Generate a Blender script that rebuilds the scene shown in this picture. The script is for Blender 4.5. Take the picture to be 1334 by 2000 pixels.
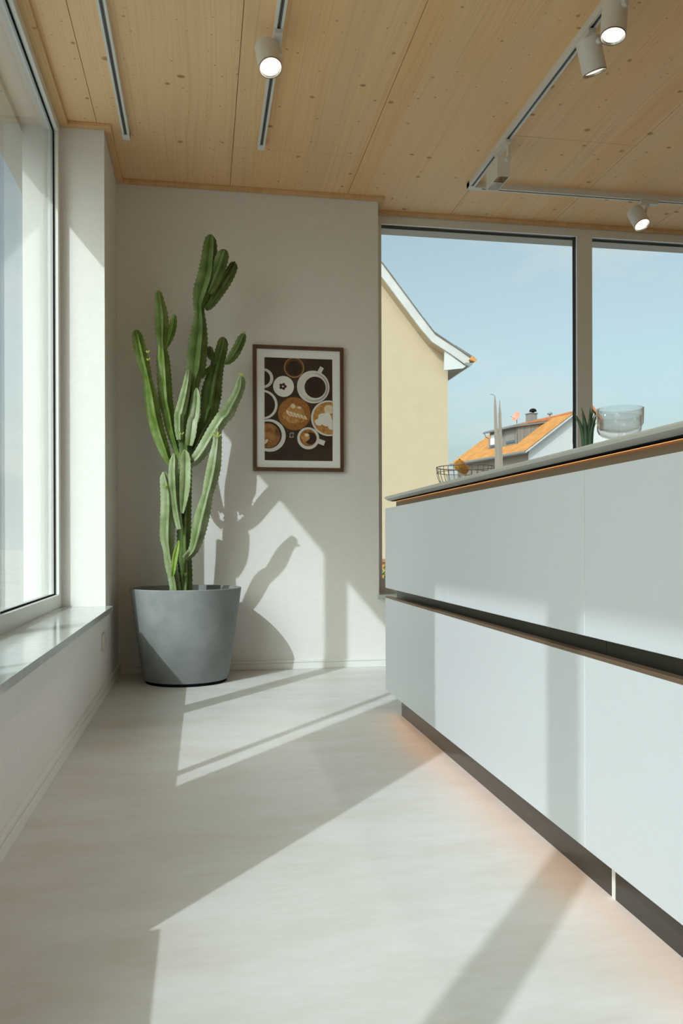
import bpy, math, random
from mathutils import Vector, Matrix, noise
random.seed(7)
S = bpy.context.scene
for o in list(bpy.data.objects): bpy.data.objects.remove(o)
COL = S.collection
R = math.radians

# ------------------------------------------------------------------ camera
YAW = math.atan((667 - 395) / 1593.0)
cam = bpy.data.cameras.new('camera'); camo = bpy.data.objects.new('camera', cam); COL.objects.link(camo)
cam.sensor_fit = 'VERTICAL'; cam.sensor_height = 36.0; cam.sensor_width = 24.0
cam.lens = 1593.0 / 2000 * 36.0
cam.shift_y = 61 / 2000.0
cam.clip_start = 0.05; cam.clip_end = 500
camo.location = (0, 0, 0.73)
camo.rotation_euler = (Matrix.Rotation(-YAW, 4, 'Z') @ Matrix.Rotation(R(90), 4, 'X') @ Matrix.Rotation(R(-0.17), 4, 'Z')).to_euler()
S.camera = camo

# ------------------------------------------------------------------ sky, sun, exposure
SUN_AZ, SUN_SLOPE = R(38.6), 1.2           # light travels +Y turning 38.6 deg to +X
w = bpy.data.worlds.new('sky'); S.world = w; w.use_nodes = True
nt = w.node_tree; nt.nodes.clear()
def N(t, k, **kw):
    n = t.nodes.new(k)
    for a, b in kw.items(): setattr(n, a, b)
    return n
out = N(nt, 'ShaderNodeOutputWorld'); bg = N(nt, 'ShaderNodeBackground'); bg.inputs['Strength'].default_value = 1.0
tc = N(nt, 'ShaderNodeTexCoord'); sx = N(nt, 'ShaderNodeSeparateXYZ')
sk = N(nt, 'ShaderNodeTexSky'); sk.sky_type = 'NISHITA'; sk.sun_disc = False
sk.sun_elevation = math.atan(SUN_SLOPE * math.sin(SUN_AZ)); sk.sun_rotation = math.pi + SUN_AZ
sk.air_density = 1.0; sk.dust_density = 4.6; sk.ozone_density = 1.0
SKY = 0.187
hs = N(nt, 'ShaderNodeHueSaturation'); hs.inputs['Saturation'].default_value = 0.48; hs.inputs['Value'].default_value = SKY
ti = N(nt, 'ShaderNodeMix', data_type='RGBA', blend_type='MULTIPLY'); ti.inputs[0].default_value = 1.0; ti.inputs[7].default_value = (0.80, 0.975, 0.93, 1)
rp = N(nt, 'ShaderNodeValToRGB')                       # haze along the horizon, all round
rp.color_ramp.elements[0].position = 0.02; rp.color_ramp.elements[0].color = (1, 1, 1, 1)
rp.color_ramp.elements[1].position = 0.30; rp.color_ramp.elements[1].color = (0, 0, 0, 1)
hz = N(nt, 'ShaderNodeMix', data_type='RGBA'); hz.inputs[7].default_value = (0.445, 0.55, 0.55, 1)
mp = N(nt, 'ShaderNodeMapping'); mp.inputs['Scale'].default_value = (2.2, 2.2, 6.5); mp.inputs['Location'].default_value = (0.35, 0.1, 0.0)
ns = N(nt, 'ShaderNodeTexNoise'); ns.inputs['Scale'].default_value = 1.6; ns.inputs['Detail'].default_value = 6; ns.inputs['Roughness'].default_value = 0.55
cr = N(nt, 'ShaderNodeValToRGB')
cr.color_ramp.elements[0].position = 0.50; cr.color_ramp.elements[0].color = (0, 0, 0, 1)
cr.color_ramp.elements[1].position = 0.75; cr.color_ramp.elements[1].color = (0.7, 0.7, 0.7, 1)
mx = N(nt, 'ShaderNodeMix', data_type='RGBA'); mx.inputs[7].default_value = (0.68, 0.71, 0.70, 1)
mx2 = N(nt, 'ShaderNodeMix', data_type='RGBA', blend_type='LIGHTEN'); 
L = nt.links.new
L(tc.outputs['Generated'], sx.inputs[0]); L(sx.outputs['Z'], rp.inputs[0]); L(tc.outputs['Generated'], mp.inputs[0])
L(sk.outputs[0], hs.inputs['Color']); L(hs.outputs[0], ti.inputs[6]); L(rp.outputs[0], hz.inputs[0]); L(ti.outputs[2], hz.inputs[6])
mx2.inputs[0].default_value = 1.0; L(ti.outputs[2], mx2.inputs[6]); L(hz.outputs[2], mx2.inputs[7])
L(mp.outputs[0], ns.inputs['Vector']); L(ns.outputs['Fac'], cr.inputs[0]); L(cr.outputs[0], mx.inputs[0])
L(mx2.outputs[2], mx.inputs[6])
mx3 = N(nt, 'ShaderNodeMix', data_type='RGBA', blend_type='LIGHTEN'); mx3.inputs[0].default_value = 1.0
L(mx2.outputs[2], mx3.inputs[6]); L(mx.outputs[2], mx3.inputs[7])
L(mx3.outputs[2], bg.inputs['Color']); L(bg.outputs[0], out.inputs[0])

sd = bpy.data.lights.new('sun', 'SUN'); so = bpy.data.objects.new('sun', sd); COL.objects.link(so)
sd.energy = 2.1; sd.angle = R(0.55); sd.color = (0.89, 0.985, 1.04)
sdir = Vector((math.sin(SUN_AZ), math.cos(SUN_AZ), -SUN_SLOPE * math.sin(SUN_AZ)))
so.rotation_euler = sdir.to_track_quat('-Z', 'Y').to_euler(); so.location = (-6, -6, 9)

S.view_settings.view_transform = 'Standard'; S.view_settings.look = 'None'
S.view_settings.exposure = 0.22; S.view_settings.gamma = 1.0; S.view_settings.use_curve_mapping = False
cy = S.cycles
cy.use_denoising = True; cy.max_bounces = 11; cy.diffuse_bounces = 7; cy.glossy_bounces = 4
cy.transmission_bounces = 10; cy.transparent_max_bounces = 16; cy.sample_clamp_indirect = 6.0
cy.caustics_reflective = False; cy.caustics_refractive = False

# ------------------------------------------------------------------ materials
def new_mat(name):
    m = bpy.data.materials.new(name); m.use_nodes = True
    t = m.node_tree; b = t.nodes['Principled BSDF']
    return m, t, b
def pos(t, scale=(1, 1, 1), rot=(0, 0, 0), loc=(0, 0, 0)):
    g = N(t, 'ShaderNodeNewGeometry'); m = N(t, 'ShaderNodeMapping')
    m.inputs['Scale'].default_value = scale; m.inputs['Rotation'].default_value = rot; m.inputs['Location'].default_value = loc
    t.links.new(g.outputs['Position'], m.inputs[0]); return m.outputs[0]
def tex(t, vec, scale, detail=4, rough=0.5):
    n = N(t, 'ShaderNodeTexNoise'); n.inputs['Scale'].default_value = scale
    n.inputs['Detail'].default_value = detail; n.inputs['Roughness'].default_value = rough
    t.links.new(vec, n.inputs['Vector']); return n.outputs['Fac']
def ramp(t, fac, stops):
    r = N(t, 'ShaderNodeValToRGB'); e = r.color_ramp.elements
    while len(e) < len(stops): e.new(0.5)
    for k, (p, c) in enumerate(stops):
        e[k].position = p; e[k].color = tuple(c) + (1,) if len(c) == 3 else c
    t.links.new(fac, r.inputs[0]); return r.outputs[0]
def mixc(t, fac, a, b, mode='MIX'):
    m = N(t, 'ShaderNodeMix', data_type='RGBA', blend_type=mode)
    for v, i in ((fac, 0), (a, 6), (b, 7)):
        if hasattr(v, 'is_output'): t.links.new(v, m.inputs[i])
        else: m.inputs[i].default_value = v if i == 0 else tuple(v) + (1,)
    return m.outputs[2]
def bump(t, b, h, strength=0.2, dist=0.002):
    n = N(t, 'ShaderNodeBump'); n.inputs['Strength'].default_value = strength; n.inputs['Distance'].default_value = dist
    t.links.new(h, n.inputs['Height']); t.links.new(n.outputs[0], b.inputs['Normal'])
def math_(t, op, a, b=None):
    m = N(t, 'ShaderNodeMath', operation=op)
    for v, i in ((a, 0), (b, 1)):
        if v is None: continue
        if hasattr(v, 'is_output'): t.links.new(v, m.inputs[i])
        else: m.inputs[i].default_value = v
    return m.outputs[0]
def M(name, col, rough=0.5, metal=0.0, var=0.0, vs=8, bmp=0.0, bs=120, spec=0.5, coat=0.0, stretch=(1, 1, 1)):
    m, t, b = new_mat(name)
    b.inputs['Roughness'].default_value = rough; b.inputs['Metallic'].default_value = metal
    b.inputs['Specular IOR Level'].default_value = spec; b.inputs['Coat Weight'].default_value = coat
    p = pos(t, stretch)
    if var:
        c = ramp(t, tex(t, p, vs), [(0.25, [x * (1 - var) for x in col]), (0.75, [min(1, x * (1 + var)) for x in col])])
        t.links.new(c, b.inputs['Base Color'])
    else: b.inputs['Base Color'].default_value = tuple(col) + (1,)
    if bmp: bump(t, b, tex(t, p, bs, 3), bmp)
    return m
def emit(name, col, s):
    m, t, b = new_mat(name)
    b.inputs['Base Color'].default_value = tuple(col) + (1,)
    b.inputs['Emission Color'].default_value = tuple(col) + (1,); b.inputs['Emission Strength'].default_value = s
    return m
def pane_mat():
    m = bpy.data.materials.new('window_glass'); m.use_nodes = True; t = m.node_tree; t.nodes.clear()
    o = N(t, 'ShaderNodeOutputMaterial'); tr = N(t, 'ShaderNodeBsdfTransparent'); gl = N(t, 'ShaderNodeBsdfGlossy'); mix = N(t, 'ShaderNodeMixShader')
    tr.inputs[0].default_value = (0.99, 0.995, 0.992, 1); gl.inputs['Roughness'].default_value = 0.0
    f = N(t, 'ShaderNodeFresnel'); g = N(t, 'ShaderNodeNewGeometry')
    ior = math_(t, 'ADD', math_(t, 'MULTIPLY', g.outputs['Backfacing'], 1 / 1.5 - 1.5), 1.5)   # same reflection from either side of the sheet
    t.links.new(ior, f.inputs['IOR']); t.links.new(f.outputs[0], mix.inputs[0])
    t.links.new(tr.outputs[0], mix.inputs[1]); t.links.new(gl.outputs[0], mix.inputs[2]); t.links.new(mix.outputs[0], o.inputs[0])
    return m
def wood_mat(name, base, warm, knots=True, lam=7.3):
    m, t, b = new_mat(name); b.inputs['Roughness'].default_value = 0.55; b.inputs['Specular IOR Level'].default_value = 0.3
    g = N(t, 'ShaderNodeNewGeometry'); s = N(t, 'ShaderNodeSeparateXYZ'); t.links.new(g.outputs['Position'], s.inputs[0])
    idx = math_(t, 'FLOOR', math_(t, 'MULTIPLY', s.outputs['X'], lam))
    wn = N(t, 'ShaderNodeTexWhiteNoise', noise_dimensions='1D'); t.links.new(idx, wn.inputs['W'])
    lamc = ramp(t, wn.outputs['Value'], [(0.0, [x * 0.95 for x in base]), (0.6, base), (1.0, warm)])
    warp = tex(t, pos(t, (3.0, 0.7, 1)), 1.0, 2)
    gv = N(t, 'ShaderNodeCombineXYZ')
    t.links.new(math_(t, 'ADD', math_(t, 'MULTIPLY', s.outputs['X'], 95.0), math_(t, 'MULTIPLY', warp, 9.0)), gv.inputs[0])
    t.links.new(math_(t, 'MULTIPLY', s.outputs['Y'], 0.9), gv.inputs[1]); t.links.new(math_(t, 'MULTIPLY', idx, 7.7), gv.inputs[2])
    gr = tex(t, gv.outputs[0], 1.0, 4, 0.55)
    c = mixc(t, 1.0, lamc, ramp(t, gr, [(0.28, (0.90, 0.86, 0.79)), (0.52, (1, 1, 1)), (0.75, (1.0, 0.99, 0.97))]), 'MULTIPLY')
    big = tex(t, pos(t, (0.9, 0.5, 1)), 1.0, 2)
    c = mixc(t, 1.0, c, ramp(t, big, [(0.3, (0.95, 0.92, 0.88)), (0.7, (1, 1, 1))]), 'MULTIPLY')
    if knots:
        for sc, lo, rad, off_, kc, ys in ((3.4, 0.15, 0.058, 3.0, (0.42, 0.235, 0.10), 0.9), (5.2, 0.12, 0.050, 11.0, (0.48, 0.28, 0.13), 1.05), (7.5, 0.10, 0.046, 31.0, (0.52, 0.31, 0.15), 1.1), (2.6, 0.30, 0.050, 57.0, (0.34, 0.18, 0.075), 1.3), (10.5, 0.2, 0.05, 83.0, (0.55, 0.33, 0.16), 1.0)):
            v = N(t, 'ShaderNodeTexVoronoi', voronoi_dimensions='2D'); v.inputs['Scale'].default_value = sc
            t.links.new(pos(t, (0.9, ys, 1), loc=(off_, off_ * 0.7, 0)), v.inputs['Vector'])
            cs = N(t, 'ShaderNodeSeparateColor'); t.links.new(v.outputs['Color'], cs.inputs[0])
            size = math_(t, 'MULTIPLY', math_(t, 'MAXIMUM', math_(t, 'SUBTRACT', cs.outputs[0], lo), 0.0), rad / (1 - lo))
            k = math_(t, 'SUBTRACT', 1.0, math_(t, 'DIVIDE', v.outputs['Distance'], math_(t, 'ADD', size, 0.0005)))
            fac = ramp(t, k, [(0.0, (0, 0, 0)), (0.35, (0.7, 0.7, 0.7)), (0.8, (0.9, 0.9, 0.9))])
            c = mixc(t, fac, c, kc)
    t.links.new(c, b.inputs['Base Color'])
    bump(t, b, gr, 0.06, 0.001)
    return m

MAT = {}
MAT['plaster'] = M('white_plaster', (0.81, 0.795, 0.78), 0.9, bmp=0.6, bs=170, spec=0.2, var=0.02, vs=40)
MAT['render'] = M('facade_render', (0.80, 0.79, 0.76), 0.9, bmp=0.4, bs=120, spec=0.2)
MAT['white'] = M('white_lacquer', (0.80, 0.80, 0.78), 0.35)
MAT['lamp_white'] = M('white_powder_coat', (0.76, 0.75, 0.72), 0.45)
MAT['black'] = M('black_seal', (0.010, 0.010, 0.011), 0.9, spec=0.08)
MAT['darkmetal'] = M('anthracite_metal', (0.03, 0.032, 0.034), 0.45, 0.2)
MAT['beige'] = M('beige_metal', (0.42, 0.40, 0.36), 0.5)
MAT['glass'] = pane_mat()
MAT['ceil'] = wood_mat('spruce_ceiling', (0.94, 0.66, 0.38), (0.93, 0.60, 0.30))
MAT['trim'] = wood_mat('spruce_trim', (0.76, 0.51, 0.27), (0.70, 0.45, 0.21), lam=20)
MAT['stone'] = M('grey_sill_stone', (0.52, 0.545, 0.535), 0.12, var=0.06, vs=30)
MAT['panel'] = M('pale_grey_matt_lacquer', (0.695, 0.71, 0.745), 0.42, var=0.01, vs=60)
MAT['worktop'] = M('greige_worktop', (0.56, 0.56, 0.51), 0.35, var=0.05, vs=50)
MAT['bronze'] = M('dark_bronze_metal', (0.11, 0.095, 0.075), 0.38, 0.6)
MAT['recess'] = M('bronze_recess', (0.30, 0.20, 0.12), 0.45, 0.3)
MAT['timber'] = wood_mat('timber_wall', (0.56, 0.34, 0.16), (0.50, 0.28, 0.12), False)
MAT['bronze2'] = M('bronze_edge', (0.24, 0.16, 0.10), 0.4, 0.5)
MAT['plinth'] = M('dark_plinth', (0.045, 0.042, 0.036), 0.16, 0.2)
MAT['led'] = emit('warm_led', (1.0, 0.50, 0.15), 1.2)
MAT['ledfloor'] = emit('warm_plinth_led', (1.0, 0.43, 0.16), 5.0)
MAT['lampglow'] = emit('lamp_glow', (1.0, 0.97, 0.91), 0.92)
t = MAT['lampglow'].node_tree; t.links.new(ramp(t, tex(t, pos(t), 90.0, 3), [(0.3, (0.66, 0.62, 0.55)), (0.6, (1.0, 0.97, 0.91))]), t.nodes['Principled BSDF'].inputs['Emission Color'])
MAT['reflector'] = M('reflector_metal', (0.85, 0.82, 0.76), 0.25, 0.9)
MAT['bezel'] = M('bezel_bronze', (0.30, 0.20, 0.12), 0.3, 0.8)
MAT['walnut'] = M('walnut_frame', (0.115, 0.055, 0.028), 0.5, var=0.25, vs=5, stretch=(12, 12, 3))
MAT['mat'] = M('picture_mat', (0.86, 0.87, 0.88), 0.7)
MAT['wax'] = M('white_wax', (0.90, 0.90, 0.89), 0.5)
t = MAT['wax'].node_tree; wb_ = t.nodes['Principled BSDF']; tl_ = N(t, 'ShaderNodeBsdfTranslucent'); tl_.inputs[0].default_value = (0.99, 0.985, 0.97, 1); ms_ = N(t, 'ShaderNodeMixShader'); ms_.inputs[0].default_value = 0.85
t.links.new(wb_.outputs[0], ms_.inputs[1]); t.links.new(tl_.outputs[0], ms_.inputs[2]); t.links.new(ms_.outputs[0], t.nodes['Material Output'].inputs[0])
MAT['wick'] = M('wick', (0.20, 0.18, 0.16), 0.9)
MAT['wire'] = M('grey_wire', (0.22, 0.21, 0.20), 0.35, 0.7)
MAT['fruit'] = M('brown_fruit', (0.62, 0.30, 0.05), 0.7, var=0.25, vs=60, bmp=0.3, bs=400)
MAT['aloe'] = M('aloe_green', (0.055, 0.12, 0.06), 0.45, var=0.3, vs=30)
MAT['terracotta'] = M('terracotta', (0.30, 0.15, 0.09), 0.8, var=0.1)
MAT['soil'] = M('soil', (0.045, 0.032, 0.022), 0.95, var=0.4, vs=60, bmp=0.8, bs=80)
MAT['outlet'] = M('outlet_plastic', (0.72, 0.69, 0.62), 0.4)
m, t, b = new_mat('floor_microcement'); MAT['floor'] = m
b.inputs['Roughness'].default_value = 0.42; b.inputs['Specular IOR Level'].default_value = 0.35
v1 = tex(t, pos(t, (1.1, 2.6, 1)), 2.2, 5, 0.6); v2 = tex(t, pos(t, (3, 9, 1)), 6.0, 4, 0.6)
c = ramp(t, v1, [(0.28, (0.625, 0.605, 0.575)), (0.52, (0.685, 0.69, 0.685)), (0.75, (0.725, 0.735, 0.745))])
c = mixc(t, 1.0, c, ramp(t, v2, [(0.3, (0.95, 0.94, 0.92)), (0.7, (1, 1, 1))]), 'MULTIPLY')
t.links.new(c, b.inputs['Base Color']); bump(t, b, v2, 0.05, 0.001)
m, t, b = new_mat('pot_concrete'); MAT['pot'] = m
b.inputs['Roughness'].default_value = 0.75
v1 = tex(t, pos(t, (1, 1, 1)), 9.0, 6, 0.62)
t.links.new(ramp(t, v1, [(0.3, (0.20, 0.215, 0.22)), (0.55, (0.245, 0.258, 0.262)), (0.78, (0.30, 0.312, 0.315))]), b.inputs['Base Color'])
bump(t, b, tex(t, pos(t), 140, 3), 0.15)
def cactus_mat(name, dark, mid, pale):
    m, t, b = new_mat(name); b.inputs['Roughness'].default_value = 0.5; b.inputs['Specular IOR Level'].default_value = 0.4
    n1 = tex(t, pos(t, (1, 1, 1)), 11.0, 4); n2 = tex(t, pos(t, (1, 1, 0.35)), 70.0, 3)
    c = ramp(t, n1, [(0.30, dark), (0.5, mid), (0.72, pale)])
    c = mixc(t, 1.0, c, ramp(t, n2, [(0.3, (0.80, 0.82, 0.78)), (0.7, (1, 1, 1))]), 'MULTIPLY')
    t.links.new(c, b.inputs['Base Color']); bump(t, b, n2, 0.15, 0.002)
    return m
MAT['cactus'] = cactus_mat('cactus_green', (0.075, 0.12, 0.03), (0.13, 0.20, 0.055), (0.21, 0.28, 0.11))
MAT['cactus_pale_lit'] = cactus_mat('cactus_glaucous_lit', (0.20, 0.27, 0.11), (0.31, 0.38, 0.20), (0.45, 0.50, 0.36))  # glaucous bloom, lightened further so these arms look sunlit
MAT['cactus_arm_lit'] = cactus_mat('cactus_arm_lit_green', (0.11, 0.19, 0.035), (0.19, 0.29, 0.06), (0.32, 0.41, 0.18))  # lighter copy of the green, with sunlight put into the colour
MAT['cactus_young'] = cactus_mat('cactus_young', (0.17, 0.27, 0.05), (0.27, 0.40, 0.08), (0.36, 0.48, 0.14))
MAT['shoot'] = M('yellow_green_shoot', (0.45, 0.50, 0.08), 0.5)
MAT['spine'] = M('spine_brown', (0.10, 0.065, 0.03), 0.7)
def clear_glass(name):
    m = pane_mat(); m.name = name; t = m.node_tree
    mixs = [n for n in t.nodes if n.type == 'MIX_SHADER'][0]; o_ = [n for n in t.nodes if n.type == 'OUTPUT_MATERIAL'][0]
    tl = N(t, 'ShaderNodeBsdfTranslucent'); tl.inputs[0].default_value = (0.85, 0.87, 0.88, 1)
    m2 = N(t, 'ShaderNodeMixShader'); m2.inputs[0].default_value = 0.06
    t.links.new(mixs.outputs[0], m2.inputs[1]); t.links.new(tl.outputs[0], m2.inputs[2]); t.links.new(m2.outputs[0], o_.inputs[0])
    return m
MAT['clear'] = clear_glass('clear_glass')
MAT['cream'] = M('cream_render', (0.46, 0.365, 0.255), 0.95, bmp=0.2, bs=14, spec=0.1, var=0.03, vs=3)
MAT['housewhite'] = M('house_white', (0.54, 0.54, 0.55), 0.9, spec=0.1)
MAT['barge'] = M('weathered_white_board', (0.50, 0.49, 0.475), 0.7, var=0.10, vs=3)
MAT['tile'] = M('orange_roof_tile', (0.52, 0.235, 0.07), 0.85, var=0.18, vs=1.4)
MAT['tile2'] = M('red_roof_tile', (0.45, 0.17, 0.08), 0.85, var=0.15, vs=1.4)
MAT['tilegrey'] = M('aged_roof_tile', (0.16, 0.15, 0.14), 0.85, var=0.2, vs=2)
MAT['clad'] = M('weathered_cladding', (0.22, 0.205, 0.19), 0.85, var=0.18, vs=2.5, stretch=(1, 1, 0.2))
MAT['zinc'] = M('zinc', (0.26, 0.27, 0.28), 0.5, 0.4)
MAT['brown_board'] = M('brown_eave_board', (0.20, 0.16, 0.13), 0.8)
MAT['solar'] = M('dark_solar_glass', (0.03, 0.035, 0.035), 0.3)
MAT['housepane'] = M('house_window_pane', (0.10, 0.12, 0.14), 0.15)
MAT['blind'] = M('white_blind', (0.75, 0.76, 0.76), 0.7)
MAT['dish'] = M('salmon_dish', (0.62, 0.27, 0.20), 0.5)
MAT['pavement'] = M('outdoor_pavement', (0.50, 0.485, 0.455), 0.95, var=0.1, vs=0.6)
MAT['leaf'] = M('shrub_leaf', (0.12, 0.22, 0.06), 0.6, var=0.3, vs=6)
MAT['bark'] = M('shrub_bark', (0.10, 0.07, 0.05), 0.9)

# ------------------------------------------------------------------ mesh helpers
ORG = {}
def empty(name, loc, label=None, cat=None, group=None, kind=None):
    o = bpy.data.objects.new(name, None); COL.objects.link(o); o.location = loc; ORG[o.name] = Vector(loc)
    tag(o, label, cat, group, kind); return o
def tag(o, label=None, cat=None, group=None, kind=None):
    if label: o['label'] = label
    if cat: o['category'] = cat
    if group: o['group'] = group
    if kind: o['kind'] = kind
    return o
class MB:
    def __init__(s): s.v = []; s.f = []
    def add(s, vs, fs):
        k = len(s.v); s.v += [tuple(p) for p in vs]; s.f += [tuple(i + k for i in f) for f in fs]; return s
    def box(s, a, b):
        (x0, y0, z0), (x1, y1, z1) = a, b
        return s.add([(x0, y0, z0), (x1, y0, z0), (x1, y1, z0), (x0, y1, z0), (x0, y0, z1), (x1, y0, z1), (x1, y1, z1), (x0, y1, z1)],
                     [(0, 3, 2, 1), (4, 5, 6, 7), (0, 1, 5, 4), (1, 2, 6, 5), (2, 3, 7, 6), (3, 0, 4, 7)])
    def obox(s, o, ux, uy, uz):           # box from corner o and three edge vectors
        o, ux, uy, uz = map(Vector, (o, ux, uy, uz))
        P = [o, o + ux, o + ux + uy, o + uy]; P += [p + uz for p in P]
        return s.add(P, [(0, 3, 2, 1), (4, 5, 6, 7), (0, 1, 5, 4), (1, 2, 6, 5), (2, 3, 7, 6), (3, 0, 4, 7)])
    def prism(s, poly, d):                # poly of 3-D points extruded by d
        n = len(poly); d = Vector(d); P = [Vector(p) for p in poly]
        return s.add(P + [p + d for p in P], [tuple(range(n))[::-1], tuple(range(n, 2 * n))] + [(i, (i + 1) % n, n + (i + 1) % n, n + i) for i in range(n)])
    def loft(s, rings, cap0=True, cap1=True):
        n = len(rings[0]); V = [p for r in rings for p in r]; Fc = []
        for k in range(len(rings) - 1):
            for i in range(n):
                j = (i + 1) % n; Fc.append((k * n + i, k * n + j, (k + 1) * n + j, (k + 1) * n + i))
        if cap0: Fc.append(tuple(range(n))[::-1])
        if cap1: Fc.append(tuple(range((len(rings) - 1) * n, len(rings) * n)))
        return s.add(V, Fc)
    def lathe(s, prof, c=(0, 0, 0), seg=32, axis=(0, 0, 1), rmod=None, cap0=True, cap1=True):
        q = Vector((0, 0, 1)).rotation_difference(Vector(axis)); c = Vector(c); rings = []
        for (r, z) in prof:
            ring = []
            for i in range(seg):
                a = 2 * math.pi * i / seg; rr = r * (rmod(i) if rmod else 1)
                ring.append(c + q @ Vector((rr * math.cos(a), rr * math.sin(a), z)))
            rings.append(ring)
        return s.loft(rings, cap0, cap1)
    def tube(s, pts, r, seg=8, r1=None):
        pts = [Vector(p) for p in pts]; rings = []; nrm = None
        for k, p in enumerate(pts):
            d = (pts[min(k + 1, len(pts) - 1)] - pts[max(k - 1, 0)]).normalized()
            nrm = d.orthogonal().normalized() if nrm is None else (nrm - d * nrm.dot(d)).normalized()
            bn = d.cross(nrm); rr = r if r1 is None else r + (r1 - r) * k / (len(pts) - 1)
            rings.append([p + (nrm * math.cos(2 * math.pi * i / seg) + bn * math.sin(2 * math.pi * i / seg)) * rr for i in range(seg)])
        return s.loft(rings)
    def build(s, name, mat, parent=None, origin=None, smooth=False, bevel=0, seg=2):
        if parent is not None: o0 = ORG[parent.name]
        else: o0 = Vector(origin) if origin is not None else Vector((0, 0, 0))
        me = bpy.data.meshes.new(name); me.from_pydata([tuple(Vector(p) - o0) for p in s.v], [], s.f)
        if smooth:
            me.polygons.foreach_set('use_smooth', [True] * len(me.polygons))
        me.materials.append(MAT[mat] if isinstance(mat, str) else mat)
        o = bpy.data.objects.new(name, me); COL.objects.link(o)
        if parent is not None: o.parent = parent
        else: o.location = o0
        ORG[o.name] = o0
        if bevel:
            m = o.modifiers.new('bevel', 'BEVEL'); m.width = bevel; m.segments = seg; m.limit_method = 'ANGLE'; m.angle_limit = R(40)
        if smooth == 'auto':
            try: me.set_sharp_from_angle(angle=R(35))
            except Exception: pass
        return o
def box(name, a, b, mat, parent=None, origin=None, bevel=0): return MB().box(a, b).build(name, mat, parent, origin, bevel=bevel)
def struct(o): o['kind'] = 'structure'; return o

# ================================================================== STRUCTURE
ZC, XL, YB = 2.775, -0.468, 4.735
XO = -0.85                                            # outer face of the left facade
XR, YF = 5.6, -4.6
struct(box('floor', (XO, YF, -0.2), (XR, 5.1, 0.0), 'floor'))
ce = struct(box('ceiling', (XO, YF, 2.80), (XR, 5.25, 3.05), 'trim'))
jx = [XO, -0.499, 0.162, 0.845, 1.53, 2.21, 2.89, 3.57, 4.25, 4.93, XR]
cuts = {1: [1.9], 2: [4.24, 0.6], 3: [1.3], 4: [3.89, -0.4], 5: [2.4], 6: [3.1], 7: [0.9]}
for i in range(len(jx) - 1):
    ys = [YF] + sorted(cuts.get(i, [])) + [5.1]
    for k in range(len(ys) - 1):
        box('ceiling_panel', (jx[i] + 0.0012, ys[k] + 0.0012, ZC), (jx[i + 1] - 0.0012, ys[k + 1] - 0.0012, 2.80), 'ceil', ce, bevel=0.001)

# left facade: parapet, far pillar, piers, lintel, outside shading box
PIERS = [(1.121, 1.538), (-1.93, -1.51)]
wl = MB().box((XO, YF, 0.0), (XL, 4.135, 0.40)).box((XO, 4.135, 0.0), (XL, 5.1, ZC))
for a, b_ in PIERS: wl.box((XO, a, 0.40), (XL, b_, ZC))
wl.box((XO, YF, 0.40), (XL, -4.5, ZC))
wl.box((XO, YF, 2.755), (-0.676, 4.135, ZC))
struct(wl.build('wall_left', 'plaster'))
struct(box('trim_1', (-1.0, YF, 2.715), (XO, 5.1, 3.0), 'beige'))
wb = MB().box((XL, YB, 0), (1.034, 5.1, ZC)).box((1.034, YB, 0), (XR, 5.1, 0.403)).box((1.034, 4.93, 2.755), (XR, 5.1, ZC)).box((4.9, 4.735, 0.403), (XR, 5.1, ZC))
struct(wb.build('wall_back', 'plaster'))
struct(box('wall_right', (XR, YF, 0), (XR + 0.2, 5.1, ZC), 'timber'))
struct(box('wall_rear', (XO, YF - 0.2, 0), (XR, YF, ZC), 'timber'))
# baseboards with a small bead on top
bl = MB()
bl.box((XL, YF, 0), (XL + 0.013, YB, 0.036)).box((XL, YF, 0.036), (XL + 0.009, YB, 0.040)).box((XL, YF, 0.040), (XL + 0.012, YB, 0.056))
struct(bl.build('baseboard_left', 'white', bevel=0.0015))
bb = MB().box((XL + 0.013, YB - 0.013, 0), (XR, YB, 0.034)).box((XL + 0.012, YB - 0.009, 0.034), (XR, YB, 0.038)).box((XL + 0.012, YB - 0.012, 0.038), (XR, YB, 0.052))
struct(bb.build('baseboard_back', 'white', bevel=0.0015))
# spruce cover battens under the ceiling
TZ = 2.755
struct(box('trim_2', (XL + 0.0, YB - 0.036, TZ), (1.07, YB, ZC), 'trim', bevel=0.003))
struct(box('trim_3', (XL, 4.135, TZ), (XL + 0.036, YB - 0.036, ZC), 'trim', bevel=0.003))
struct(box('trim_4', (-0.676, 4.099, TZ), (XL + 0.036, 4.135, ZC), 'trim', bevel=0.003))
struct(box('trim_5', (-0.676, 1.538, TZ - 0.004), (-0.632, 4.099, ZC), 'trim', bevel=0.003))
struct(box('trim_6', (1.034, YB, TZ), (1.07, 4.892, ZC), 'trim', bevel=0.003))
struct(box('trim_7', (1.034, 4.892, TZ), (4.9, 4.93, ZC), 'trim', bevel=0.003))

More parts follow.
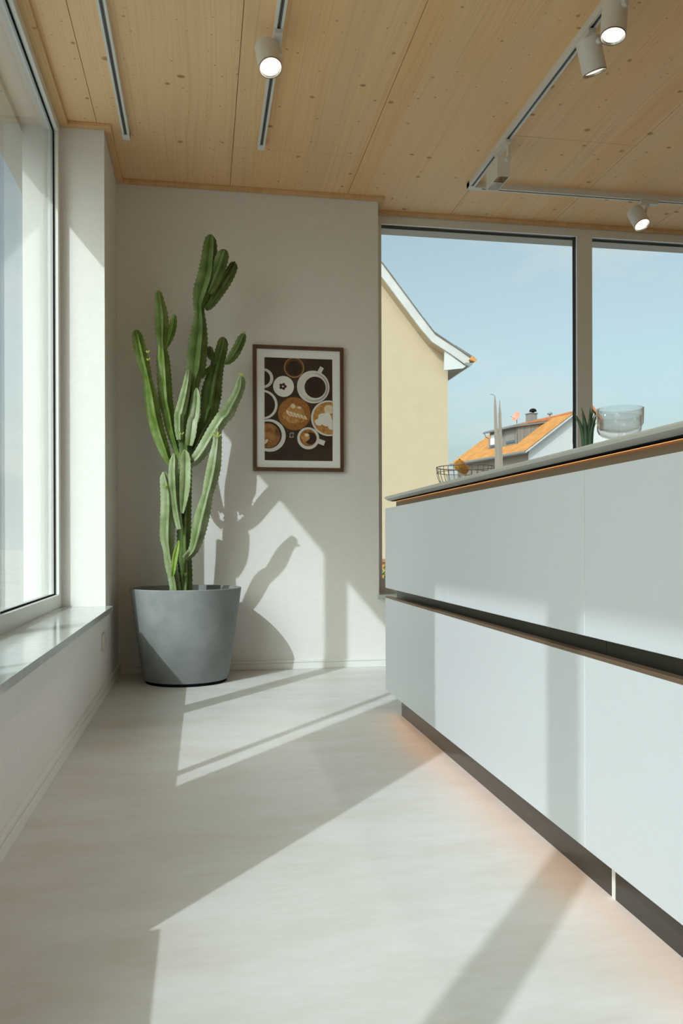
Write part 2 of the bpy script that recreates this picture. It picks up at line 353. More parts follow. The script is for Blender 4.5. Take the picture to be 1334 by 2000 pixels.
# ---- windows of the left facade (each a pair of panes with a mullion)
def left_window(name, y0, y1, mull, post=None):
    w_ = struct(empty(name, (-0.7, (y0 + y1) / 2, 0.425)))
    xa, xb = -0.745, -0.675
    z0, z1, st, hd, rl = 0.425, 2.755, 0.055, 0.045, 0.062
    box('frame_head', (xa, y0, z1 - hd), (xb, y1, z1), 'white', w_, bevel=0.003)
    box('frame_bottom_rail', (xa, y0, z0), (xb, y1, z0 + rl), 'white', w_, bevel=0.003)
    for ya, yb in ((y0, y0 + st), (y1 - st, y1), mull):
        box('frame_stile' if (ya, yb) != mull else 'mullion', (xa, ya, z0 + rl), (xb, yb, z1 - hd), 'white', w_, bevel=0.003)
    for ya, yb in ((y0 + st, mull[0]), (mull[1], y1 - st)):
        p = box('pane', (-0.709, ya, z0 + rl), (-0.701, yb, z1 - hd), 'glass', w_)
        s_ = MB(); e = 0.006
        for a, b_ in (((-0.70, ya, z0 + rl), (-0.6935, ya + e, z1 - hd)), ((-0.70, yb - e, z0 + rl), (-0.6935, yb, z1 - hd)),
                      ((-0.70, ya + e, z0 + rl), (-0.6935, yb - e, z0 + rl + e)), ((-0.70, ya + e, z1 - hd - e), (-0.6935, yb - e, z1 - hd))): s_.box(a, b_)
        s_.build('seal', 'black', p)
    if post: box('blind_guide_rail', (-0.82, post[0], 0.425), (-0.80, post[1], 2.755), 'lamp_white', w_)
    sl = MB().box((-0.675, y0, 0.40), (-0.4335, y1, 0.425)); sl.box((XL + 0.0005, y1, 0.40), (-0.4335, y1 + 0.016, 0.425)).box((XL + 0.0005, y0 - 0.016, 0.40), (-0.4335, y0, 0.425))
    sl.build('sill', 'stone', w_, bevel=0.0012)
    box('outer_sill', (-0.90, y0, 0.395), (-0.745, y1, 0.42), 'beige', w_)
    return w_
left_window('window_1', 1.538, 4.135, (2.83, 2.92), (1.709, 1.745))
left_window('window_2', -1.51, 1.121, (-0.22, -0.138))
left_window('window_3', -4.5, -1.93, (-3.25, -3.16))

# ---- big window beside the framed picture
w4 = struct(empty('window_4', (2.4, 4.95, 0.425)))
z0, z1 = 0.425, 2.755
zt, zb = 2.706, 0.511
def stile(name, xa, xb): 
    o = box(name, (xa, 4.93, zb), (xb, 4.947, zt), 'white', w4, bevel=0.002)
    return o
box('frame_head', (1.034, 4.93, zt), (4.9, 4.947, z1), 'white', w4, bevel=0.002)
box('frame_bottom_rail', (1.034, 4.93, z0), (4.9, 4.947, zb), 'white', w4, bevel=0.002)
xs = [(1.034, 1.0975), (2.388, 2.494), (3.75, 3.856), (4.84, 4.9)]
for k, (a, b_) in enumerate(xs): stile('frame_stile' if k in (0, 3) else 'mullion', a, b_)
for k in range(3):
    xa, xb = xs[k][1], xs[k + 1][0]
    p = box('pane', (xa, 4.949, zb), (xb, 4.957, zt), 'glass', w4)
    c_ = MB().box((xa - 0.03, 4.958, zt), (xb + 0.03, 4.996, zt + 0.045)).box((xa - 0.03, 4.958, zb - 0.05), (xb + 0.03, 4.996, zb))
    c_.box((xa - 0.03, 4.958, zb), (xa, 4.996, zt)).box((xb, 4.958, zb), (xb + 0.03, 4.996, zt))
    c_.build('outer_frame', 'black', w4)
box('outer_lintel', (1.034, 4.998, zt - 0.002), (4.9, 5.10, 2.755), 'beige', w4)
sl = MB().box((1.034, YB - 0.0, 0.403), (4.9, 4.93, 0.425)).box((1.02, YB - 0.026, 0.403), (4.9, YB - 0.0005, 0.425))
sl.build('sill', 'stone', w4, bevel=0.0012)

# ================================================================== ISLAND
XP, XI, YE = 0.78, 0.83, 3.445
XE = 1.78; YN = -0.30
units = [(1.581, YE, 'pale grey base cabinet at the island end nearest the framed picture', [2.531]),
         (-0.30, 1.579, 'pale grey base cabinet filling the right edge of the picture', [0.63])]
for (a, b_, lab, seams) in units:
    far = (b_ == YE)
    c_ = empty('base_cabinet', (1.3, (a + b_) / 2, 0.0), lab, 'cabinet', 'base cabinets of the island')
    box('carcass', (XI + 0.004, a + 0.001, 0.094), (XE, b_ - (0.012 if far else 0.001), 0.878), 'panel', c_)
    ys = [a] + seams + [b_]
    for k in range(len(ys) - 1):
        box('upper_front', (XP, ys[k] + (0.0011 if k else 0), 0.537), (XP + 0.022, ys[k + 1] - (0.0011 if k < len(ys) - 2 else 0), 0.880), 'panel', c_, bevel=0.0009)
        box('front_bracket', (XP + 0.022, ys[k] + 0.02, 0.56), (XI + 0.004, ys[k + 1] - 0.03, 0.86), 'bronze', c_)
    box('lower_front', (XP, a, 0.097), (XP + 0.022, b_, 0.494), 'panel', c_, bevel=0.0009)
    box('lower_bracket', (XP + 0.022, a + 0.02, 0.115), (XI + 0.004, b_ - 0.03, 0.47), 'bronze', c_)
    g_ = MB().box((XI - 0.002, a, 0.47), (XI + 0.0035, b_ - (0.012 if far else 0), 0.56)); g_.box((XP + 0.022, a, 0.472), (XI - 0.002, b_ - (0.012 if far else 0), 0.478))
    g_.build('grip_channel', 'bronze', c_)
    box('edge_profile', (XP + 0.0005, a, 0.494), (XP + 0.024, b_, 0.5025), 'bronze2', c_, bevel=0.001)
wt = empty('worktop', (1.28, 1.0, 0.88), 'thin greige worktop with undercut edge and warm light line on the island', 'worktop')
prof = [(0.78, 0.930), (0.778, 0.926), (0.781, 0.920), (0.800, 0.912), (1.80, 0.912), (1.80, 0.930)]
sl = MB().prism([(x, YN - 0.01, z) for x, z in prof], (0, YE + 0.004 - YN + 0.01, 0)); sl.build('slab', 'worktop', wt)
box('recess_board', (XI - 0.004, YN, 0.879), (XI + 0.002, YE - 0.012, 0.912), 'recess', wt)
box('support_frame', (XI + 0.002, YN, 0.879), (XE, YE - 0.012, 0.912), 'bronze', wt)
box('led_profile', (XP + 0.021, YN, 0.9095), (XI - 0.0105, YE - 0.02, 0.9119), 'black', wt)
box('led_strip', (XI - 0.0100, YN, 0.9092), (XI - 0.0075, YE - 0.02, 0.9118), 'led', wt)
pl = empty('plinth', (1.3, 1.0, 0.0), 'dark recessed plinth under the island with a warm glow at its foot', 'plinth')
for k, (a, b_) in enumerate([(1.562, 3.36), (YN, 1.548)]):
    box('plinth_board', (XI, a, 0.0), (XI + 0.016, b_, 0.094), 'plinth', pl)
box('joint_clip', (XI - 0.001, 1.5485, 0.0), (XI + 0.012, 1.5615, 0.094), 'white', pl)
box('end_board', (XI + 0.016, 3.344, 0.0), (XE - 0.05, 3.36, 0.094), 'plinth', pl)
box('led_strip', (XP + 0.026, YN, 0.0905), (XP + 0.036, 3.40, 0.0935), 'ledfloor', pl)
box('led_shield', (XP + 0.0365, YN, 0.076), (XP + 0.038, 3.40, 0.0935), 'black', pl)

# ================================================================== CEILING TRACKS AND LAMPS
def track(p0, p1, label, up=ZC):
    (x0, y0), (x1, y1) = p0, p1; d = Vector((x1 - x0, y1 - y0, 0)); ln = d.length; d.normalize(); s_ = Vector((d.y, -d.x, 0))
    W, H, G = 0.036, 0.033, 0.014
    o = empty('light_track', (x0, y0, up - H), label, 'track', 'white ceiling light tracks')
    B0 = Vector((x0, y0, up - H))
    for sgn, nm in ((-1, 'rail'), (1, 'rail')):
        off = s_ * (sgn * (W + G) / 4)
        MB().obox(B0 + off - s_ * (W - G) / 4, d * ln, s_ * (W - G) / 2, Vector((0, 0, H))).build(nm, 'lamp_white', o, bevel=0.0008)
    MB().obox(B0 - s_ * G / 2 + Vector((0, 0, 0.0035)), d * ln, s_ * G, Vector((0, 0, H - 0.0035))).build('channel', 'darkmetal', o)
    for q in (-0.0045, 0.0025): MB().obox(B0 + s_ * q + Vector((0, 0, 0.0028)), d * ln, s_ * 0.002, Vector((0, 0, 0.0006))).build('conductor', 'zinc', o)
    MB().obox(B0 - s_ * W / 2 + d * (ln - 0.045) + Vector((0, 0, -0.0015)), d * 0.047, s_ * W, Vector((0, 0, H))).build('end_cap', 'lamp_white', o, bevel=0.001)
    return o
track((-0.365, -3.5), (-0.365, 4.18), 'white ceiling track nearest the left window with no lamp in view')
track((0.301, -3.5), (0.301, 4.178), 'white ceiling track over the picture carrying one lamp')
track((1.508, -3.5), (1.508, 4.455), 'white ceiling track running towards the camera above the island')
track((4.6, 4.438), (1.527, 4.438), 'short leg of the white ceiling track beside the big window')

def spot(c, axis, mount, tdir, label, stemside, Lb=0.125, r=0.0465, energy=20):
    c = Vector(c); a = Vector(axis).normalized(); mt = Vector(mount); td = Vector(tdir); sd_ = Vector((td.y, -td.x, 0))
    o = empty('track_spotlight', mt, label, 'spotlight', 'white cylinder spotlights on the tracks')
    MB().obox(mt - td * 0.055 - sd_ * 0.016 + Vector((0, 0, -0.020)), td * 0.11, sd_ * 0.032, Vector((0, 0, 0.0195))).build('adapter', 'lamp_white', o, bevel=0.002)
    h = Lb / 2
    pr = [(0.004, -h), (r - 0.004, -h), (r, -h + 0.004), (r, h - 0.003), (r - 0.003, h - 0.003), (r - 0.004, h - 0.022)]
    bd = MB().lathe(pr, c, 40, a).build('lamp_body', 'lamp_white', o, smooth='auto')
    MB().lathe([(r - 0.0025, h - 0.004), (r - 0.0005, h - 0.003), (r - 0.0008, h + 0.0005), (r - 0.003, h + 0.0005)], c, 40, a, cap0=False, cap1=False).build('bezel', 'bezel', bd, smooth=True)
    MB().lathe([(r - 0.003, h - 0.001), (r - 0.006, h - 0.008), (r - 0.010, h - 0.012)], c, 40, a, cap0=False, cap1=False).build('reflector', 'reflector', bd, smooth=True)
    MB().lathe([(r - 0.0065, h - 0.0085), (0.026, h - 0.014), (0.004, h - 0.017)], c, 32, a).build('lens', 'lampglow', bd)
    k = c - a * (h * 0.55); side = Vector(stemside).normalized(); side = (side - a * side.dot(a)).normalized()
    kn = k + side * (r + 0.004)
    MB().tube([k + side * (r - 0.004), k + side * (r + 0.014)], 0.0115, 16).build('pivot_knob', 'lamp_white', o, smooth='auto')
    top = Vector((mt.x, mt.y, mt.z - 0.019))
    MB().tube([top, top * 0.5 + kn * 0.5 + Vector((0, 0, 0.0)), kn + side * 0.006], 0.0075, 12).build('stem', 'lamp_white', o, smooth='auto')
    ld = bpy.data.lights.new('spot', 'SPOT'); ld.energy = energy; ld.spot_size = R(70); ld.spot_blend = 0.5; ld.color = (1, 0.93, 0.82); ld.shadow_soft_size = 0.03
    lo = bpy.data.objects.new('lamp_light', ld); COL.objects.link(lo); lo.parent = o
    lo.location = c + a * (h + 0.004) - mt; lo.rotation_euler = a.to_track_quat('-Z', 'Y').to_euler()
    return o
TZB = 2.742
spot((0.263, 3.22, 2.648), (0.10, -0.42, -0.9), (0.301, 3.235, TZB), (0, 1, 0), 'white cylinder spotlight on the ceiling track over the framed picture', (1, 0.2, 0.2))
spot((1.505, 2.80, 2.655), (-0.13, -0.13, -1.0), (1.508, 2.77, TZB), (0, 1, 0), 'white cylinder spotlight at the top edge, upper of two side by side above the island', (0.3, -1, 0.0))
spot((1.506, 2.98, 2.632), (0.32, 0.16, -0.95), (1.508, 3.03, TZB), (0, 1, 0), 'white cylinder spotlight tilted right, lower of two side by side above the island', (0.3, -1, 0.0))
spot((2.555, 4.47, 2.652), (0.10, -0.50, -0.85), (2.60, 4.438, TZB), (-1, 0, 0), 'white cylinder spotlight hanging in front of the window mullion', (1, -0.1, 0.1))

# boxy lamp near the track corner
o = empty('box_spotlight', (1.508, 3.93, TZB), 'white rectangular box lamp near the corner of the ceiling track', 'spotlight')
MB().box((1.492, 3.86, TZB - 0.02), (1.524, 4.02, TZB - 0.0005)).build('adapter', 'lamp_white', o, bevel=0.002)
x0, x1, y0, y1, zb_, zt_ = 1.466, 1.531, 3.90, 4.065, 2.571, 2.672; th = 0.003
bd = MB().box((x0, y0, zb_), (x0 + th, y1, zt_)).box((x1 - th, y0, zb_), (x1, y1, zt_)).box((x0 + th, y0, zb_), (x1 - th, y0 + th, zt_)).box((x0 + th, y1 - th, zb_), (x1 - th, y1, zt_)).box((x0, y0, zt_), (x1, y1, zt_ + th)).build('lamp_body', 'lamp_white', o)
ym = (y0 + y1) / 2
MB().prism([(x0 + th, y0 + th, zb_ + 0.002), (x0 + th + 0.016, y0 + th, zb_ + 0.05), (x0 + th, y0 + th, zb_ + 0.05)], (0, y1 - y0 - 2 * th, 0)).build('reflector', 'reflector', bd)
MB().prism([(x1 - th, y0 + th, zb_ + 0.002), (x1 - th - 0.016, y0 + th, zb_ + 0.05), (x1 - th, y0 + th, zb_ + 0.05)], (0, y1 - y0 - 2 * th, 0)).build('reflector', 'reflector', bd)
MB().box((x0 + th, ym - 0.002, zb_ + 0.004), (x1 - th, ym + 0.002, zb_ + 0.05)).build('divider', 'bezel', bd)
MB().box((x0 + 0.02, y0 + 0.012, zb_ + 0.050), (x1 - 0.02, y1 - 0.012, zb_ + 0.054)).build('lens', 'lampglow', bd)
MB().tube([(1.515, 3.895, TZB - 0.012), (1.518, 3.886, 2.70), (1.518, 3.892, 2.658)], 0.0092, 14).build('stem', 'lamp_white', o, smooth='auto')
MB().tube([(1.518, 3.882, 2.655), (1.518, 3.902, 2.655)], 0.0125, 16).build('pivot_knob', 'lamp_white', o, smooth='auto')

# ================================================================== FRAMED PICTURE
def clip(poly, x0, x1, z0, z1):
    for ax, lim, keep in ((0, x0, 1), (0, x1, -1), (1, z0, 1), (1, z1, -1)):
        o_ = []
        for i in range(len(poly)):
            p, q = poly[i - 1], poly[i]; dp, dq = keep * (p[ax] - lim), keep * (q[ax] - lim)
            if dp * dq < 0:
                tt = dp / (dp - dq); o_.append((p[0] + (q[0] - p[0]) * tt, p[1] + (q[1] - p[1]) * tt))
            if dq >= 0: o_.append(q)
        poly = o_
        if not poly: return poly
    return poly
PX0, PX1, PZ0, PZ1 = 0.290, 0.820, 1.149, 1.876
pf = empty('framed_picture', ((PX0 + PX1) / 2, YB, PZ0), 'coffee cup poster in a dark brown wooden frame on the wall', 'picture')
fw_, yb_, yf_ = 0.021, YB - 0.001, YB - 0.026
for nm, a, b_ in (('frame_top', (PX0, yf_, PZ1 - fw_), (PX1, yb_, PZ1)), ('frame_bottom', (PX0, yf_, PZ0), (PX1, yb_, PZ0 + fw_)),
                  ('frame_side', (PX0, yf_, PZ0 + fw_), (PX0 + fw_, yb_, PZ1 - fw_)), ('frame_side', (PX1 - fw_, yf_, PZ0 + fw_), (PX1, yb_, PZ1 - fw_))):
    box(nm, a, b_, 'walnut', pf, bevel=0.0012)
box('picture_mat', (PX0 + fw_, YB - 0.016, PZ0 + fw_), (PX1 - fw_, yb_, PZ1 - fw_), 'mat', pf)
QX0, QX1, QZ0, QZ1 = 0.357, 0.754, 1.211, 1.806
SC = 0.000466
pm = {}
def pcol(n, c1, c2=None, vs=40):
    if n not in pm:
        m, t, b = new_mat('print_' + n); b.inputs['Roughness'].default_value = 0.45
        if c2: t.links.new(ramp(t, tex(t, pos(t), vs, 5, 0.65), [(0.35, c1), (0.65, c2)]), b.inputs['Base Color'])
        else: b.inputs['Base Color'].default_value = tuple(c1) + (1,)
        pm[n] = m
    return pm[n]
pcol('table', (0.030, 0.017, 0.012), (0.060, 0.034, 0.022), 9); pcol('cup', (0.74, 0.74, 0.72), (0.66, 0.65, 0.63), 20); pcol('cupshade', (0.40, 0.36, 0.33))
pcol('coffee', (0.022, 0.010, 0.008), (0.04, 0.018, 0.012), 12); pcol('glassrim', (0.42, 0.22, 0.08)); pcol('tea', (0.06, 0.028, 0.012), (0.12, 0.055, 0.02), 25)
pcol('foam', (0.80, 0.79, 0.77)); pcol('choc', (0.06, 0.02, 0.02)); pcol('latte', (0.38, 0.15, 0.03), (0.62, 0.34, 0.12), 45)
pcol('lattedark', (0.22, 0.075, 0.018), (0.46, 0.19, 0.05), 160); pcol('milk', (0.80, 0.70, 0.55), (0.72, 0.56, 0.36), 60); pcol('swirl', (0.12, 0.045, 0.015), (0.48, 0.22, 0.07), 22)
pcol('amber', (0.44, 0.19, 0.04), (0.22, 0.08, 0.02), 30)
pr_ = box('print', (QX0, YB - 0.0168, QZ0), (QX1, YB - 0.016, QZ1), pm['table'], pf)
lay = [0]
def pp(poly, mat, name='printed_cup', fixed=None):
    P = [(QX0 + (x - 228) * SC, QZ1 - (y - 250) * SC) for x, y in poly]
    P = clip(P, QX0, QX1, QZ0, QZ1)
    if len(P) < 3: return
    lay[0] += 1; y = YB - 0.0168 - 0.00006 * lay[0]
    ar = sum(P[i - 1][0] * P[i][1] - P[i][0] * P[i - 1][1] for i in range(len(P)))
    if ar < 0: P = P[::-1]
    MB().add([(x, y, z) for x, z in P], [tuple(range(len(P)))]).build(name, pm[mat], pr_)
def circ(x, y, r, n=48, sq=1.0, rot=0.0, wob=0.0, sd2=0):
    rr = random.Random(sd2); ph = rr.random() * 6
    return [(x + r * (1 + wob * math.sin(3 * a + ph) + wob * .6 * math.sin(5 * a + 2 * ph)) * (math.cos(a) * math.cos(rot) - sq * math.sin(a) * math.sin(rot)),
             y + r * (1 + wob * math.sin(3 * a + ph) + wob * .6 * math.sin(5 * a + 2 * ph)) * (math.cos(a) * math.sin(rot) + sq * math.sin(a) * math.cos(rot))) for a in [2 * math.pi * i / n for i in range(n)]]
def quad(x0, y0, x1, y1, w_):
    d = Vector((x1 - x0, y1 - y0)).normalized(); nn = Vector((-d.y, d.x)) * w_ / 2
    return [(x0 + nn.x, y0 + nn.y), (x1 + nn.x, y1 + nn.y), (x1 - nn.x, y1 - nn.y), (x0 - nn.x, y0 - nn.y)]
pp(circ(597, 368, 126), 'glassrim', 'printed_glass'); pp(circ(597, 366, 114), 'tea', 'printed_tea'); pp(circ(600, 375, 92), 'coffee', 'printed_tea')
pp(quad(880, 480, 950, 352, 52), 'cup', 'printed_handle'); pp(circ(838, 602, 205), 'cup'); pp(circ(850, 606, 178), 'cupshade'); pp(circ(838, 602, 168), 'cup'); pp(circ(862, 606, 134), 'coffee', 'printed_coffee')
pp(circ(216, 510, 122), 'cup'); pp(circ(205, 510, 94), 'coffee', 'printed_coffee')
pp(circ(465, 606, 130), 'foam', 'printed_foam')
for k in range(5): pp(circ(456 + 30 * math.cos(k * 1.256), 606 + 26 * math.sin(k * 1.256), 19), 'choc', 'printed_sprinkle')
pp(circ(208, 838, 182), 'cup'); pp(circ(200, 838, 158), 'coffee', 'printed_coffee')
pp(circ(600, 942, 205), 'amber'); pp(circ(600, 942, 196), 'lattedark', 'printed_latte'); pp(circ(600, 955, 140, wob=.06, sd2=2, sq=.8), 'latte', 'printed_latte')
pp(circ(583, 848, 30), 'milk', 'printed_foam'); pp(circ(662, 866, 24, sq=.7), 'milk', 'printed_foam')
for k in range(6):
    bx = 520 + k * 42; pp(circ(bx + 8, 938 + k * 10, 46 - k * 3, sq=0.42, rot=0.9), 'milk', 'printed_leaf_foam'); pp(circ(bx + 24, 946 + k * 10, 26 - k * 2, sq=0.16, rot=0.9), 'latte', 'printed_leaf_foam')
pp(circ(1032, 990, 224), 'cup'); pp(circ(1036, 990, 204), 'latte', 'printed_latte')
pp(circ(1040, 880, 70, wob=.08, sd2=4, sq=.8), 'milk', 'printed_foam'); pp(circ(985, 1000, 84, wob=.08, sd2=5), 'foam', 'printed_foam'); pp(circ(905, 1040, 46, wob=.05, sd2=6), 'foam', 'printed_foam'); pp(circ(1075, 1070, 62, wob=.06, sd2=7), 'foam', 'printed_foam')
pp(circ(288, 1220, 202), 'cup'); pp(circ(272, 1214, 168), 'coffee', 'printed_coffee'); pp(circ(268, 1222, 152), 'swirl', 'printed_coffee'); pp(circ(238, 1300, 44, sq=.45, rot=-.8), 'milk', 'printed_foam')
pp(quad(880, 1270, 978, 1306, 62), 'cup', 'printed_handle'); pp(circ(772, 1246, 138), 'cup'); pp(circ(772, 1240, 106), 'amber', 'printed_coffee'); pp(circ(800, 1246, 76), 'coffee', 'printed_coffee'); pp(circ(735, 1232, 56, wob=.08, sd2=9), 'latte', 'printed_coffee'); pp(circ(752, 1206, 26, sq=.8), 'milk', 'printed_foam')
pp(quad(548, 1186, 540, 1240, 14), 'cupshade', 'printed_sugar'); pp(quad(586, 1176, 580, 1240, 12), 'cupshade', 'printed_sugar'); pp(quad(548, 1186, 588, 1180, 10), 'cupshade', 'printed_sugar'); pp(quad(541, 1238, 582, 1236, 10), 'cupshade', 'printed_sugar'); pp(quad(545, 1212, 584, 1208, 26), 'tea', 'printed_sugar')

# ================================================================== WALL OUTLET
o = empty('wall_outlet', (XL, 4.02, 0.221), 'cream wall outlet under the stone window sill', 'outlet')
box('plate', (XL, 3.975, 0.2235), (XL + 0.012, 4.066, 0.305), 'outlet', o, bevel=0.002)
MB().lathe([(0.027, 0), (0.027, 0.0005), (0.019, 0.0005), (0.018, -0.006)], (XL + 0.0121, 4.02, 0.264), 24, (1, 0, 0)).build('socket', 'outlet', o)
for s_ in (-1, 1): MB().tube([(XL + 0.0065, 4.02 + s_ * 0.008, 0.264), (XL + 0.0085, 4.02 + s_ * 0.008, 0.264)], 0.0025, 10).build('pin_hole', 'black', o)

# ================================================================== POT AND CACTUS
PC = Vector((-0.085, 4.43, 0.0))
o = empty('plant_pot', PC, 'large round grey concrete planter in the corner holding the cactus', 'pot')
MB().lathe([(0.150, 0.017), (0.222, 0.017), (0.2245, 0.020), (0.258, 0.25), (0.2905, 0.485), (0.2925, 0.4935), (0.290, 0.4965), (0.276, 0.4965), (0.2735, 0.492), (0.264, 0.42), (0.05, 0.42)], PC, 96).build('pot_body', 'pot', o, smooth='auto')
MB().lathe([(0.10, 0.0), (0.212, 0.0), (0.212, 0.0168), (0.10, 0.0168)], PC, 64).build('pot_foot', 'black', o)
sm = MB(); rg = []
for k, rr in enumerate((0.02, 0.07, 0.12, 0.17, 0.22, 0.262)):
    rg.append([PC + Vector((rr * math.cos(a), rr * math.sin(a), 0.425 + 0.010 * noise.noise(Vector((rr * 30, a * 6, 1))) + 0.006)) for a in [2 * math.pi * i / 36 for i in range(36)]])
sm.loft(rg, True, False).build('soil', 'soil', o, smooth=True)
